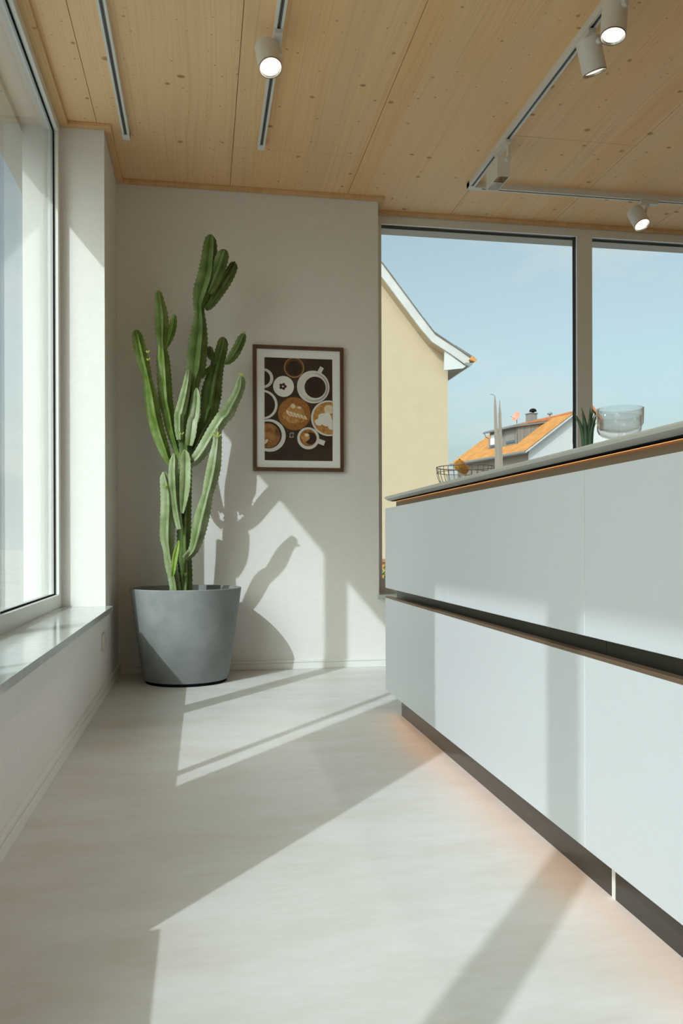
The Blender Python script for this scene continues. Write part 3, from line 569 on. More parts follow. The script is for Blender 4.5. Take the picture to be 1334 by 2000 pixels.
BR = {
    'trunk': [(-0.091, 4.43, 0.472, 0.0359), (-0.09, 4.429, 0.588, 0.0354), (-0.095, 4.427, 0.727, 0.0343), (-0.095, 4.426, 0.892, 0.0365), (-0.092, 4.425, 1.058, 0.0364), (-0.086, 4.423, 1.196, 0.0331), (-0.086, 4.422, 1.279, 0.0342), (-0.077, 4.42, 1.361, 0.0364), (-0.066, 4.419, 1.432, 0.0364), (-0.052, 4.418, 1.543, 0.0331), (-0.041, 4.416, 1.609, 0.0365), (-0.032, 4.415, 1.665, 0.0508), (-0.022, 4.414, 1.764, 0.0519), (-0.013, 4.412, 1.847, 0.0442), (-0.01, 4.411, 1.918, 0.0342), (-0.01, 4.41, 1.962, 0.0265), (-0.013, 4.408, 2.0, 0.032), (0.004, 4.407, 2.067, 0.0486), (0.029, 4.405, 2.151, 0.0508), (0.04, 4.404, 2.234, 0.0442), (0.047, 4.403, 2.316, 0.0376), (0.05, 4.401, 2.36, 0.0265), (0.051, 4.4, 2.376, 0.0083)],
    'topmid': [(0.034, 4.39, 2.063, 0.022), (0.058, 4.384, 2.112, 0.0308), (0.086, 4.378, 2.183, 0.0341), (0.107, 4.372, 2.243, 0.033), (0.117, 4.366, 2.274, 0.0247), (0.12, 4.36, 2.288, 0.0082)],
    'topright': [(0.023, 4.41, 1.98, 0.0111), (0.05, 4.417, 2.011, 0.02), (0.092, 4.423, 2.082, 0.0278), (0.133, 4.43, 2.153, 0.0301), (0.164, 4.437, 2.212, 0.0257), (0.173, 4.443, 2.24, 0.0202), (0.175, 4.45, 2.254, 0.0067)],
    'L1': [(-0.137, 4.42, 1.134, 0.0193), (-0.175, 4.412, 1.172, 0.0187), (-0.198, 4.405, 1.231, 0.0285), (-0.227, 4.398, 1.317, 0.0339), (-0.248, 4.39, 1.402, 0.0359), (-0.255, 4.382, 1.444, 0.0359), (-0.268, 4.375, 1.529, 0.0315), (-0.276, 4.368, 1.576, 0.0227), (-0.286, 4.36, 1.623, 0.0248), (-0.305, 4.352, 1.696, 0.0312), (-0.32, 4.345, 1.764, 0.029), (-0.331, 4.338, 1.815, 0.0225), (-0.335, 4.33, 1.834, 0.0075)],
    'L2': [(-0.116, 4.45, 1.187, 0.0166), (-0.138, 4.449, 1.259, 0.0211), (-0.159, 4.448, 1.336, 0.0277), (-0.175, 4.448, 1.424, 0.0321), (-0.189, 4.447, 1.489, 0.0354), (-0.196, 4.446, 1.599, 0.0354), (-0.203, 4.445, 1.709, 0.0332), (-0.207, 4.445, 1.775, 0.0243), (-0.209, 4.444, 1.83, 0.0287), (-0.209, 4.443, 1.902, 0.0342), (-0.212, 4.442, 1.962, 0.032), (-0.221, 4.442, 2.028, 0.0232), (-0.225, 4.441, 2.063, 0.0165), (-0.226, 4.44, 2.078, 0.0055)],
    'L2b': [(-0.185, 4.45, 1.783, 0.0089), (-0.166, 4.455, 1.835, 0.0166), (-0.153, 4.46, 1.892, 0.0189), (-0.146, 4.465, 1.938, 0.0145), (-0.143, 4.47, 1.961, 0.0056)],
    'C1': [(-0.115, 4.4, 1.281, 0.0165), (-0.119, 4.393, 1.34, 0.023), (-0.118, 4.386, 1.41, 0.0252), (-0.111, 4.379, 1.425, 0.0273), (-0.092, 4.371, 1.501, 0.0251), (-0.077, 4.364, 1.576, 0.0185), (-0.069, 4.357, 1.629, 0.0142), (-0.066, 4.35, 1.643, 0.0043)],
    'C2': [(-0.066, 4.38, 1.249, 0.0219), (-0.058, 4.373, 1.306, 0.035), (-0.047, 4.367, 1.382, 0.0339), (-0.036, 4.36, 1.396, 0.0305), (-0.027, 4.353, 1.466, 0.0251), (-0.026, 4.347, 1.52, 0.0196), (-0.028, 4.34, 1.546, 0.0065)],
    'R1': [(-0.078, 4.46, 1.172, 0.0195), (-0.045, 4.465, 1.24, 0.0223), (-0.007, 4.471, 1.325, 0.0314), (0.032, 4.476, 1.405, 0.0393), (0.041, 4.482, 1.456, 0.045), (0.052, 4.487, 1.547, 0.0518), (0.064, 4.493, 1.616, 0.0451), (0.081, 4.498, 1.692, 0.0362), (0.098, 4.504, 1.756, 0.0317), (0.111, 4.509, 1.808, 0.0295), (0.116, 4.515, 1.844, 0.0239), (0.117, 4.52, 1.862, 0.008)],
    'R1nub': [(0.064, 4.48, 1.721, 0.0079), (0.05, 4.478, 1.742, 0.0157), (0.045, 4.475, 1.772, 0.0191), (0.043, 4.472, 1.791, 0.0135), (0.043, 4.47, 1.798, 0.0045)],
    'R1link': [(-0.006, 4.43, 1.624, 0.0155), (0.022, 4.453, 1.655, 0.0123), (0.053, 4.477, 1.683, 0.0135), (0.081, 4.5, 1.709, 0.0136)],
    'R1right': [(0.123, 4.5, 1.713, 0.0068), (0.148, 4.5, 1.731, 0.0181), (0.176, 4.5, 1.769, 0.025), (0.199, 4.5, 1.812, 0.0239), (0.216, 4.5, 1.85, 0.0227), (0.227, 4.5, 1.873, 0.0148), (0.231, 4.5, 1.882, 0.0045)],
    'R2': [(-0.083, 4.4, 1.144, 0.0192), (-0.039, 4.387, 1.171, 0.0263), (0.004, 4.374, 1.225, 0.0318), (0.058, 4.361, 1.317, 0.0339), (0.107, 4.348, 1.393, 0.0339), (0.134, 4.335, 1.418, 0.0338), (0.161, 4.322, 1.471, 0.0294), (0.182, 4.309, 1.508, 0.0261), (0.197, 4.296, 1.549, 0.0249), (0.202, 4.283, 1.585, 0.0216), (0.203, 4.27, 1.6, 0.0075)],
    'R3': [(-0.09, 4.4, 0.65, 0.0192), (-0.046, 4.377, 0.699, 0.0252), (-0.021, 4.355, 0.781, 0.0338), (-0.002, 4.332, 0.867, 0.0369), (0.017, 4.309, 0.942, 0.0313), (0.027, 4.286, 0.984, 0.0269), (0.043, 4.264, 1.047, 0.0321), (0.059, 4.241, 1.12, 0.0341), (0.069, 4.218, 1.187, 0.0286), (0.076, 4.195, 1.243, 0.0221), (0.078, 4.173, 1.287, 0.0189), (0.078, 4.15, 1.31, 0.0063)],
    'L3': [(-0.139, 4.4, 0.475, 0.0274), (-0.149, 4.396, 0.552, 0.0285), (-0.165, 4.392, 0.628, 0.0295), (-0.175, 4.388, 0.7, 0.0273), (-0.181, 4.384, 0.76, 0.036), (-0.179, 4.38, 0.836, 0.037), (-0.175, 4.376, 0.917, 0.0381), (-0.176, 4.372, 0.988, 0.037), (-0.184, 4.368, 1.042, 0.0315), (-0.192, 4.364, 1.08, 0.0239), (-0.196, 4.36, 1.106, 0.0076)],
    'L4': [(-0.115, 4.37, 0.808, 0.0163), (-0.131, 4.365, 0.89, 0.0218), (-0.142, 4.36, 0.971, 0.025), (-0.147, 4.355, 1.052, 0.026), (-0.148, 4.35, 1.117, 0.0238), (-0.145, 4.345, 1.165, 0.0206), (-0.143, 4.34, 1.2, 0.0065)],
    'C3': [(-0.104, 4.37, 0.89, 0.0109), (-0.096, 4.365, 0.955, 0.0261), (-0.088, 4.36, 1.031, 0.0359), (-0.085, 4.355, 1.107, 0.037), (-0.084, 4.35, 1.172, 0.0337), (-0.086, 4.345, 1.209, 0.0217), (-0.087, 4.34, 1.22, 0.0065)],
    'L5': [(-0.153, 4.35, 0.559, 0.0065), (-0.147, 4.34, 0.597, 0.0162), (-0.139, 4.33, 0.657, 0.0194), (-0.127, 4.32, 0.711, 0.0151), (-0.12, 4.31, 0.746, 0.0048)],
}
BASE = Vector((-0.10, 4.42, 0.425))
ca = empty('cactus', BASE, 'tall branching green candelabra cactus growing from the grey planter', 'cactus')
def spline(pts, step):
    P = [Vector(p[:3]) for p in pts]; Rr = [p[3] for p in pts]; outp = []
    for k in range(len(P) - 1):
        p0, p1, p2, p3 = P[max(k - 1, 0)], P[k], P[k + 1], P[min(k + 2, len(P) - 1)]
        r0, r1, r2, r3 = Rr[max(k - 1, 0)], Rr[k], Rr[k + 1], Rr[min(k + 2, len(P) - 1)]
        n = max(2, int((p2 - p1).length / step))
        for i in range(n):
            t_ = i / n; t2, t3 = t_ * t_, t_ ** 3
            f = lambda a, b, c, d: 0.5 * (2 * b + (c - a) * t_ + (2 * a - 5 * b + 4 * c - d) * t2 + (3 * b - a - 3 * c + d) * t3)
            outp.append((f(p0, p1, p2, p3), max(0.004, f(r0, r1, r2, r3))))
    outp.append((P[-1], Rr[-1])); return outp
def branch(key, pts, ribs, phase, mat, parent):
    S_ = spline(pts, 0.0075); rings = []; tips = []; rnd = random.Random(hash(key) % 1000 if False else len(key) * 31 + int(abs(pts[0][0]) * 1000))
    nrm = None; seg = ribs * 6; twist = rnd.uniform(-0.15, 0.15); d_acc = 0
    for k, (p, r) in enumerate(S_):
        q0, q1 = S_[max(k - 1, 0)][0], S_[min(k + 1, len(S_) - 1)][0]
        d = (q1 - q0).normalized(); ref = Vector((0, -1, 0))
        nrm = (ref - d * ref.dot(d)).normalized() if nrm is None else (nrm - d * nrm.dot(d)).normalized()
        bn = d.cross(nrm); d_acc += (p - S_[max(k - 1, 0)][0]).length
        tooth = 1.0 + (0.07 if k % 3 == 0 else -0.02); ring = []
        for i in range(seg):
            a = 2 * math.pi * i / seg; u_ = abs(((a * ribs / (2 * math.pi)) % 1.0) - 0.5) * 2      # 1 on the rib, 0 in the groove
            rr = r * 1.06 * (0.33 + 0.67 * u_ ** 1.12) * (tooth if u_ > 0.9 else 1.0)
            aa = a + phase + twist * d_acc
            ring.append(p + (nrm * math.cos(aa) + bn * math.sin(aa)) * rr)
            if u_ > 0.99 and k % 3 == 0 and 2 < k < len(S_) - 1: tips.append((ring[-1], (ring[-1] - p).normalized(), d))
        rings.append(ring)
    ob = MB().loft(rings).build('cactus_branch' if key != 'trunk' else 'cactus_trunk', mat, parent, smooth='auto')
    sp = MB()
    for (p, n_, d) in tips:
        for s_ in (-1, 1):
            dirn = (n_ + d * 0.35 * s_ + Vector((rnd.uniform(-.3, .3), rnd.uniform(-.3, .3), rnd.uniform(-.2, .3)))).normalized(); w_ = d.cross(dirn).normalized() * 0.0007; ln = rnd.uniform(0.004, 0.007)
            b0 = p - n_ * 0.001
            sp.add([b0 + w_, b0 - w_, b0 + d * 0.0012, b0 + dirn * ln], [(0, 1, 3), (1, 2, 3), (2, 0, 3), (0, 2, 1)])
    if sp.v: tag(sp.build('spines', 'spine', ob), kind='stuff')
    return ob
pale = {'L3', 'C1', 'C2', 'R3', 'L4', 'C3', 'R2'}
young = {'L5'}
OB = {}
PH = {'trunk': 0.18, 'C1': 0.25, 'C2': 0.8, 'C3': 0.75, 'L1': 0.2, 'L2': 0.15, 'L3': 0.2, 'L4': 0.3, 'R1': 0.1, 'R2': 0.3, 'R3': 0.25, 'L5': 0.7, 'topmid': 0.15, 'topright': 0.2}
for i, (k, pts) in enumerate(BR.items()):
    OB[k] = branch(k, pts, 4, PH.get(k, 0.1), 'cactus_young' if k in young else 'cactus_arm_lit' if k in ('L1', 'L2', 'L2b') else ('cactus_pale_lit' if k in pale else 'cactus'), ca)  # sun painted in: lighter greens on sunlit arms, base green on shaded stems
# fresh yellow tip of the leftmost arm
tipL = BR['L1'][-4:]
def shoots(key, at, n, spread, ln):
    p = Vector(at); m_ = MB(); rnd = random.Random(n * 7 + len(key))
    for k in range(n):
        a = 2 * math.pi * k / n + rnd.random(); dirn = Vector((math.cos(a) * spread, math.sin(a) * spread * 0.7, 0.7 + 0.5 * rnd.random())).normalized()
        sd_ = dirn.orthogonal().normalized(); t_ = dirn.cross(sd_); q = p + dirn * 0.004; l_ = ln * (0.7 + 0.5 * rnd.random())
        mid = q + dirn * l_ * 0.6 + sd_ * l_ * 0.05; e_ = q + dirn * l_ + Vector((0, 0, -l_ * 0.15))
        m_.add([q + t_ * 0.0015, q - t_ * 0.0015, mid + t_ * 0.0035, mid - t_ * 0.0035, mid + sd_ * 0.0015, e_, q + sd_ * 0.0015], [(0, 2, 4, 6), (6, 4, 3, 1), (0, 1, 3, 2), (2, 5, 4), (4, 5, 3), (2, 3, 5)])
    tag(m_.build('leaf_tuft', 'shoot', OB[key]), label='tuft of small yellow green young leaves')
def off(p, dx, dz, dy=-0.02): return (p[0] + dx, p[1] + dy, p[2] + dz)
shoots('L1', off(BR['L1'][9], 0.028, 0.02), 3, 0.9, 0.022); shoots('L1', off(BR['L1'][9], 0.03, -0.02), 3, 0.9, 0.022); shoots('L1', off(BR['L1'][10], -0.03, -0.03), 3, 0.9, 0.02)
shoots('R3', off(BR['R3'][9], 0.0, 0.02, -0.035), 7, 1.2, 0.036); shoots('R2', off(BR['R2'][10], 0, 0.0, 0.0), 6, 0.8, 0.022); shoots('L3', off(BR['L3'][8], -0.005, -0.02, -0.04), 6, 1.2, 0.022)
shoots('R1right', off(BR['R1right'][6], 0, 0, 0), 5, 0.9, 0.014); shoots('trunk', off(BR['trunk'][1], 0.0, -0.03, -0.045), 4, 0.6, 0.018); shoots('C1', off(BR['C1'][0], 0.01, 0.02, -0.03), 5, 1.0, 0.02)

# ================================================================== THINGS ON THE WORKTOP
ZT = 0.930
# wire fruit basket
bc = Vector((1.012, 3.05, ZT))
o = empty('wire_basket', bc, 'open wire fruit basket at the far end of the worktop', 'basket')
def ring(r, z, rad, nm):
    pts = [bc + Vector((r * math.cos(a), r * math.sin(a), z)) for a in [2 * math.pi * i / 48 for i in range(49)]]
    return MB().tube(pts, rad, 6).build(nm, 'wire', o, smooth=True)
ring(0.113, 0.094, 0.0018, 'rim_wire'); ring(0.111, 0.074, 0.0012, 'hoop_wire'); ring(0.070, 0.002, 0.0018, 'base_wire')
wp = [(0.113, 0.094), (0.112, 0.07), (0.105, 0.045), (0.092, 0.022), (0.070, 0.002)]
first = None
for k in range(30):
    a = 2 * math.pi * k / 30
    MB().tube([bc + Vector((r * math.cos(a), r * math.sin(a), z)) for r, z in wp], 0.0011, 5).build('rib_wire', 'wire', o, smooth=True)
gd = MB().lathe([(0.030, 0.0), (0.034, 0.0), (0.044, 0.030), (0.052, 0.062), (0.050, 0.062), (0.042, 0.032), (0.032, 0.004), (0.005, 0.004)], bc + Vector((-0.022, 0.015, 0.0045)), 32)
tag(gd.build('glass_dish', 'clear', None, bc + Vector((-0.022, 0.015, 0.0045)), smooth='auto'), 'small clear glass dish inside the wire basket', 'dish')
def fruit(c, r, label):
    c = Vector(c); f_ = empty('kiwi_fruit', c - Vector((0, 0, r)), label, 'fruit', 'brown fruits in the basket')
    rg = []
    for i in range(13):
        th_ = math.pi * (i + 0.15) / 12.3; z = -math.cos(th_); rr = math.sin(th_)
        rg.append([c + Vector((r * rr * (1 + .03 * math.sin(3 * a)) * math.cos(a), r * rr * math.sin(a), r * 1.08 * z)) for a in [2 * math.pi * j / 20 for j in range(20)]])
    MB().loft(rg).build('fruit_body', 'fruit', f_, smooth=True)
    MB().lathe([(0.004, 0), (0.003, 0.003), (0.001, 0.004)], c + Vector((0, 0, r * 1.06)), 8).build('stalk_scar', 'spine', f_)
fruit((0.986, 3.045, 1.030), 0.0215, 'brown fruit in the basket, left and nearer of two')
fruit((1.018, 3.090, 1.022), 0.0205, 'brown fruit in the basket, right and partly hidden of two')
# taper candles
def candle(x, y, ztop, lean, label, wick):
    o = empty('taper_candle', (x, y, ZT), label, 'candle', 'white taper candles')
    h = ztop - ZT; rings = []
    for k in range(9):
        t_ = k / 8; r = 0.0098 * (1 - 0.55 * t_) if k < 8 else 0.0018
        c = Vector((x + lean * t_, y, ZT + 0.006 + (h - 0.006) * t_)); rings.append([c + Vector((r * math.cos(a), r * math.sin(a), 0)) for a in [2 * math.pi * i / 20 for i in range(20)]])
    MB().loft(rings).build('wax_body', 'wax', o, smooth='auto')
    MB().lathe([(0.002, 0), (0.016, 0), (0.016, 0.004), (0.0105, 0.006), (0.0105, 0.016), (0.0085, 0.016), (0.0085, 0.006), (0.002, 0.006)], (x, y, ZT), 24).build('candle_cup', 'zinc', o)
    tp = Vector((x + lean, y, ztop - 0.001)); MB().tube([tp + Vector(w_) for w_ in wick], 0.0008, 5).build('wick', 'wick', o)
candle(1.050, 2.80, 1.258, -0.0105, 'tall white taper candle leaning left, the taller of two beside the basket', [(0, 0, 0), (-0.003, 0, 0.004), (-0.011, 0, 0.007), (-0.017, 0, 0.006)])
candle(1.073, 2.83, 1.237, -0.004, 'white taper candle, the shorter of two beside the basket', [(0, 0, 0), (0.0005, 0, 0.006), (0, 0, 0.013)])
# aloe in a small pot
ac = Vector((1.147, 2.30, ZT))
po = empty('small_plant_pot', ac, 'small brown pot holding the spiky aloe on the worktop', 'pot')
MB().lathe([(0.002, 0), (0.026, 0), (0.034, 0.055), (0.036, 0.060), (0.033, 0.060), (0.030, 0.052), (0.002, 0.052)], ac, 28).build('pot_body', 'terracotta', po, smooth='auto')
MB().lathe([(0.002, 0.0522), (0.030, 0.0522), (0.028, 0.056), (0.002, 0.057)], ac, 20).build('soil', 'soil', po)
al = empty('aloe_plant', ac + Vector((0, 0, 0.057)), 'small aloe with upright pointed leaves between candle and glasses', 'plant')
def leaf(px, pz, dy, w_):
    b0 = ac + Vector((px * 0.25, dy * 0.3, 0.055)); e_ = ac + Vector((px, dy, pz - ZT)); rings = []
    for k in range(8):
        t_ = k / 7; c = b0.lerp(e_, t_) + Vector((-px * 0.25 * math.sin(math.pi * t_), -0.002, 0.012 * math.sin(math.pi * t_))); r = w_ * (1 - t_ ** 1.6) * (0.75 + 0.6 * t_ * (1 - t_)) + 0.0004
        rings.append([c + Vector((r * math.cos(a), 0.5 * r * math.sin(a) - (0.3 * r * (1 - abs(math.cos(a)))), 0)) for a in [2 * math.pi * i / 8 for i in range(8)]])
    MB().loft(rings).build('leaf', 'aloe', al, smooth=True)
for px, pz, dy, w_ in [(-0.046, 1.123, 0.0, .0085), (-0.026, 1.136, -.01, .008), (0.002, 1.138, -.012, .008), (0.019, 1.139, .006, .008), (0.030, 1.135, .02, .007), (-0.010, 1.125, .02, .008), (0.036, 1.136, -.004, .006),
                       (0.012, 1.105, -.02, .008), (-0.034, 1.112, .016, .008), (0.032, 1.095, .01, .009), (0.047, 1.140, .03, .004)]: leaf(px, pz, dy, w_ * 1.3)
# ribbed coupe glasses
def coupe(x, y, label, dz=0.0):
    c = Vector((x, y, ZT)); o = empty('coupe_glass', c, label, 'glass', 'ribbed coupe glasses')
    rib = lambda i: 1.0 + (0.014 if i % 2 else -0.014)
    MB().lathe([(0.004, 0.100), (0.030, 0.1025), (0.047, 0.108), (0.0565, 0.116), (0.0605, 0.125), (0.0612, 0.166), (0.0600, 0.1665), (0.0592, 0.126), (0.0552, 0.118), (0.046, 0.1105), (0.030, 0.105), (0.004, 0.1030)], c, 72, rmod=rib).build('bowl', 'clear', o, smooth=True)
    MB().lathe([(0.003, 0.0), (0.034, 0.0), (0.034, 0.002), (0.010, 0.006), (0.005, 0.012), (0.0042, 0.06), (0.006, 0.098), (0.010, 0.1015), (0.003, 0.1015)], c, 32).build('stem', 'clear', o, smooth='auto')
coupe(1.127, 2.07, 'ribbed clear coupe glass standing in front of another near the aloe')
coupe(1.195, 2.20, 'ribbed clear coupe glass half hidden behind the front one')

# ================================================================== OUTSIDE
struct(box('ground', (-60, -40, -0.5), (90, 140, -0.21), 'pavement'))
# low garden wall and shrub by the window corner
gw = empty('garden_wall', (3.2, 14.0, -0.21), 'low terracotta garden wall beyond the window corner', 'wall')
box('wall_body', (1.5, 13.9, -0.21), (5.2, 14.1, 0.40), 'tile', gw); box('coping', (1.45, 13.85, 0.40), (5.25, 14.15, 0.45), 'terracotta', gw)
sh = empty('shrub', (2.75, 12.2, -0.21), 'low green shrub outside the window corner', 'shrub')
lf = MB(); rnd = random.Random(3)
for k in range(1400):
    a, b2, rr = rnd.uniform(0, 6.283), rnd.uniform(-0.2, 1.2), rnd.uniform(0.55, 1.0)
    p = Vector((2.75 + 0.9 * rr * math.cos(a) * math.cos(b2), 12.2 + 0.45 * rr * math.sin(a) * math.cos(b2), -0.10 + 0.52 * rr * math.sin(b2)))
    d1 = Vector((rnd.uniform(-1, 1), rnd.uniform(-1, 1), rnd.uniform(-.4, 1))).normalized(); d2 = d1.orthogonal().normalized(); s_ = rnd.uniform(.025, .05)
    lf.add([p - d1 * s_, p + d2 * s_ * .45, p + d1 * s_, p - d2 * s_ * .45], [(0, 1, 2, 3)])
tag(lf.build('foliage', 'leaf', sh), kind='stuff')
for k in range(5): MB().tube([(2.75 + .05 * k - .1, 12.2, -.21), (2.75 + .28 * k - .56, 12.2 + .05 * (k % 2), .22)], .012, 6, .005).build('stem', 'bark', sh)

# cream gabled house
HY = 20.0
ho = empty('cream_house', (2.4, HY, -0.21), 'cream rendered house with a steep white edged gable', 'house')
gab = [(-1.37, -0.21), (6.174, -0.21), (6.174, 5.55), (5.80, 5.896), (4.474, 7.331), (2.40, 9.60), (0.33, 7.331), (-0.99, 5.896), (-1.37, 5.55)]
MB().prism([(x, HY, z) for x, z in gab], (0, 11, 0)).build('walls', 'cream', ho)
top = [(6.70, 5.345), (6.25, 5.63), (5.728, 5.935), (5.45, 6.27), (4.396, 7.60), (2.40, 9.92)]
low = [(6.56, 5.19), (6.14, 5.46), (5.66, 5.74), (5.38, 6.04), (4.33, 7.36), (2.40, 9.62)]
mir = lambda P: [(4.8 - x, z) for x, z in P]
for T_, B_ in ((top, low), (mir(top), mir(low))):
    for nm, ma, y0, y1, lift in (('barge_board', 'barge', HY - 0.36, HY - 0.30, 0), ('verge_soffit', 'cream', HY - 0.30, HY, 0)):
        m_ = MB()
        for k in range(len(T_) - 1):
            t0, t1, b0, b1 = T_[k], T_[k + 1], B_[k], B_[k + 1]
            if nm == 'verge_soffit': t0, t1 = ((b0[0] + (t0[0] - b0[0]) * .3, b0[1] + (t0[1] - b0[1]) * .3), (b1[0] + (t1[0] - b1[0]) * .3, b1[1] + (t1[1] - b1[1]) * .3))
            m_.prism([(b0[0], y0, b0[1]), (b1[0], y0, b1[1]), (t1[0], y0, t1[1]), (t0[0], y0, t0[1])], (0, y1 - y0, 0))
        m_.build(nm, ma, ho)
    m_ = MB()
    for k in range(len(T_) - 1):
        t0, t1 = T_[k], T_[k + 1]
        m_.prism([(t0[0], HY - .40, t0[1]), (t1[0], HY - .40, t1[1]), (t1[0], HY - .40, t1[1] + .045), (t0[0] + (.06 if k == 0 and t0[0] > 2.4 else 0), HY - .40, t0[1] + .03)], (0, 11.8, 0))
    m_.build('roof_covering', 'tilegrey', ho)
MB().prism([(6.005, HY - 0.30, 5.55), (5.99, HY - 0.30, 5.06), (6.48, HY - 0.30, 5.12), (6.55, HY - .30, 5.17)], (0, 0.06, 0)).build('eave_end_board', 'housewhite', ho)
MB().prism([(6.176, HY - 0.235, 5.50), (6.176, HY - 0.235, 5.06), (6.52, HY - 0.235, 5.12), (6.56, HY - .235, 5.2)], (0, 11, 0)).build('eave_box', 'brown_board', ho)
gut = [(6.60 + .09 * math.cos(a), 5.24 + .09 * math.sin(a)) for a in [math.pi + math.pi * i / 8 for i in range(9)]]
MB().prism([(x, HY - .42, z) for x, z in gut], (0, 11.5, 0)).build('gutter', 'zinc', ho)
MB().prism([(6.60, HY - .46, 5.31), (6.74, HY - .46, 5.26), (6.80, HY - .46, 5.31), (6.66, HY - .46, 5.40)], (0, .3, 0)).build('eave_tile', 'tile', ho)

# house with the orange tiled roof and dormer
C2 = Vector((20.652, 50.0, 0)); U = Vector((-0.223, 0.9748, 0)).normalized(); V = Vector((U.y, -U.x, 0))
def H(a, b, z): return C2 + U * a + V * b + Vector((0, 0, z))
h2 = empty('tiled_house', H(5, 3.9, -0.21), 'white house with orange tiled roof and a wood clad dormer', 'house')
ez, rz, hw, ln = 6.69, 9.37, 3.88, 9.6; sl_ = (rz - ez) / hw
MB().prism([H(.35, .45, -.21), H(.35, 2 * hw - .45, -.21), H(.35, 2 * hw - .45, ez + .05), H(.35, hw, rz - .2), H(.35, .45, ez + .05)], U * (ln - .7)).build('walls', 'housewhite', h2)
MB().obox(H(.36, .40, 5.0), U * (ln - .72), V * .06, (0, 0, 1.55)).build('side_boarding', 'brown_board', h2)
for sgn in (0, 1):
    bb_ = (lambda b: b) if sgn == 0 else (lambda b: 2 * hw - b)
    MB().prism([H(0, bb_(0), ez - .16), H(0, bb_(hw), rz - .16), H(0, bb_(hw), rz - .03), H(0, bb_(0), ez - .03)], U * ln).build('roof_deck', 'barge', h2)
    tl = MB(); rows, cols = 17, 38
    for r_ in range(rows):
        b0, b1 = hw * r_ / rows - .03, hw * (r_ + 1) / rows + .02
        for c_ in range(cols):
            a0, a1 = ln * c_ / cols, ln * (c_ + 1) / cols - .02; j = .012 * ((r_ * 7 + c_ * 3) % 5) / 5
            za, zb2 = ez + sl_ * b0 + .035 + j, ez + sl_ * b1
            tl.add([H(a0, bb_(b0), za), H(a1, bb_(b0), za), H(a1, bb_(b1), zb2), H(a0, bb_(b1), zb2), H(a0, bb_(b0), za - .05), H(a1, bb_(b0), za - .05), H((a0 + a1) / 2, bb_(b0), za + .03), H((a0 + a1) / 2, bb_(b1), zb2 + .03)],
                   [(0, 6, 7, 3), (6, 1, 2, 7), (4, 5, 1, 6, 0)])
    tag(tl.build('roof_tiles', 'tile', h2), kind='stuff')
rt = MB()
for k in range(24): rt.tube([H(ln * k / 24, hw, rz + .02), H(ln * (k + 1) / 24 + .03, hw, rz + .03)], .11, 8)
rt.build('ridge_tiles', 'tile2', h2)
MB().tube([H(0, -.08, ez - .08), H(ln, -.08, ez - .08)], .075, 8).build('gutter', 'zinc', h2)
MB().prism([H(.30, .02, ez - .16), H(.30, .45, ez - .16), H(.30, .45, ez + .12), H(.30, .02, ez - .08)], U * (ln - .6)).build('eave_soffit', 'brown_board', h2)
# dormer
fb, na, fa = 1.05, 2.47, 5.85
zr = lambda b: ez + sl_ * b
zd = lambda b: 8.62 + .16 * (b - fb)
dm = MB().prism([H(na + .03, fb + .03, zr(fb)), H(na + .03, 3.5, zr(3.5)), H(na + .03, 3.5, zd(3.5)), H(na + .03, fb + .03, zd(fb))], U * (fa - na - .06)).build('dormer', 'clad', h2)
nb = 8
for k in range(nb):
    b0, b1 = fb + (3.35 - fb) * k / nb, fb + (3.35 - fb) * (k + 1) / nb - .02
    MB().prism([H(na, b0, zr(b0) + .02), H(na, b1, zr(b1) + .02), H(na, b1, zd(b1)), H(na, b0, zd(b0))], U * .03).build('cladding_board', 'clad', dm)
k = 0; a_ = na
while a_ < fa - .05:
    a1_ = min(a_ + .27, fa)
    MB().prism([H(a_, fb, zr(fb) + .04), H(a1_ - .02, fb, zr(fb) + .04), H(a1_ - .02, fb, zd(fb)), H(a_, fb, zd(fb))], V * .03).build('cladding_board', 'clad', dm); a_ = a1_
for (a0, a1, z0_, z1_, ma) in ((5.15, 5.68, 7.58, 8.42, 'blind'), (2.68, 3.72, 7.62, 8.40, 'clad')):
    fr = MB().prism([H(a0 - .06, fb - .03, z0_ - .06), H(a1 + .06, fb - .03, z0_ - .06), H(a1 + .06, fb - .03, z1_ + .06), H(a0 - .06, fb - .03, z1_ + .06)], V * .05).build('window_frame', 'zinc', dm)
    MB().prism([H(a0, fb - .05, z0_), H(a1, fb - .05, z0_), H(a1, fb - .05, z1_), H(a0, fb - .05, z1_)], V * .03).build('shutter', ma, dm)
    MB().prism([H(a0, fb - .07, z0_ - .02), H(a1, fb - .07, z0_ - .02), H(a1, fb - .07, z0_ + .13), H(a0, fb - .07, z0_ + .13)], V * .03).build('pane', 'housepane', dm)
MB().prism([H(na - .15, fb - .35, zd(fb - .35)), H(na - .15, 3.75, zd(3.75)), H(na - .15, 3.75, zd(3.75) + .14), H(na - .15, fb - .35, zd(fb - .35) + .14)], U * (fa - na + .35)).build('dormer_roof', 'zinc', dm)
MB().prism([H(na - .18, fb + .75, zd(fb + .75) + .14), H(na - .18, 3.85, zd(3.85) + .14), H(na - .18, 3.85, zd(3.85) + .24), H(na - .18, fb + .75, zd(fb + .75) + .24)], U * (fa - na + .35)).build('dormer_tiles', 'tile2', dm)
MB().tube([H(na - .1, fb - .40, 8.60), H(fa + .2, fb - .40, 8.60)], .06, 8).build('gutter', 'zinc', dm)
MB().tube([H(fa + .05, fb - .40, 8.55), H(fa + .05, fb - .3, 8.30), H(fa + .05, fb - .05, 8.22), H(fa + .05, fb - .05, 7.5)], .04, 8).build('downpipe', 'zinc', dm)
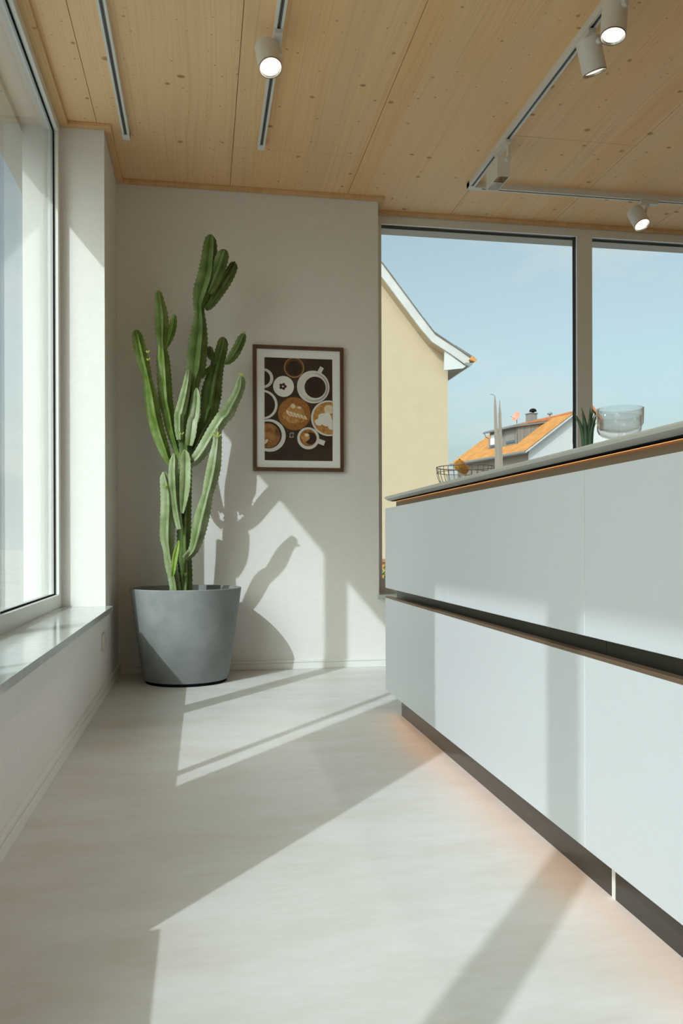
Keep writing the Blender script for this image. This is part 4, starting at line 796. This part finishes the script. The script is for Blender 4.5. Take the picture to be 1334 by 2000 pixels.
ch = MB().obox(H(4.45, hw - .3, 9.1), U * .6, V * .55, (0, 0, .86)).build('chimney', 'clad', h2)
MB().obox(H(4.40, hw - .35, 9.96), U * .7, V * .65, (0, 0, .06)).build('chimney_cap', 'zinc', ch)
MB().lathe([(.10, 0), (.10, .12), (.28, .12), (.20, .28), (.03, .34)], H(4.6, hw, 10.02), 14).build('chimney_cowl', 'black', ch)
MB().lathe([(.06, 0), (.06, .3), (.2, .3), (.14, .42), (.02, .46)], H(2.65, hw, 9.35), 12).build('vent_cowl', 'zinc', h2)
ds = MB().lathe([(.02, 0), (.18, .02), (.32, .07), (.38, .11), (.36, .115), (.18, .045), (.02, .02)], H(6.15, hw - .3, 9.95), 24, (-0.75, -0.35, 0.35)).build('satellite_dish', 'dish', h2, smooth='auto')
MB().tube([H(6.15, hw - .3, 9.2), H(6.15, hw - .3, 9.9)], .03, 8).build('dish_mast', 'zinc', ds)
MB().tube([H(6.15, hw - .3, 9.75), H(6.3, hw - .75, 10.0)], .015, 6).build('dish_arm', 'zinc', ds)

# neighbour with dark panels on its roof
h3 = empty('gabled_house', (20.4, 40, -0.21), 'white gabled house with dark panels, behind the aloe leaves', 'house')
MB().prism([(19.3, 40, -.21), (22.1, 40, -.21), (22.1, 40, 6.55), (20.62, 40, 6.62), (20.62, 40, 7.15), (20.1, 40, 7.80), (19.3, 40, 7.3)], (4.2, 8, 0)).build('walls', 'housewhite', h3)
MB().prism([(20.08, 39.8, 7.78), (20.66, 39.8, 7.10), (20.76, 39.8, 7.16), (20.10, 39.8, 7.96)], (4.3, 8.4, 0)).build('roof', 'tile2', h3)
MB().prism([(19.20, 39.75, 5.9), (19.95, 39.75, 6.2), (20.05, 39.75, 7.93), (19.21, 39.75, 7.60)], (-.1, .25, 0)).build('dark_screen', 'solar', h3)
for q in (.28, .62, .88):
    MB().tube([(19.21, 39.73, 5.9 + 1.7 * q), (20.0, 39.73, 6.2 + 1.73 * q)], .022, 6).build('screen_rail', 'housewhite', h3)
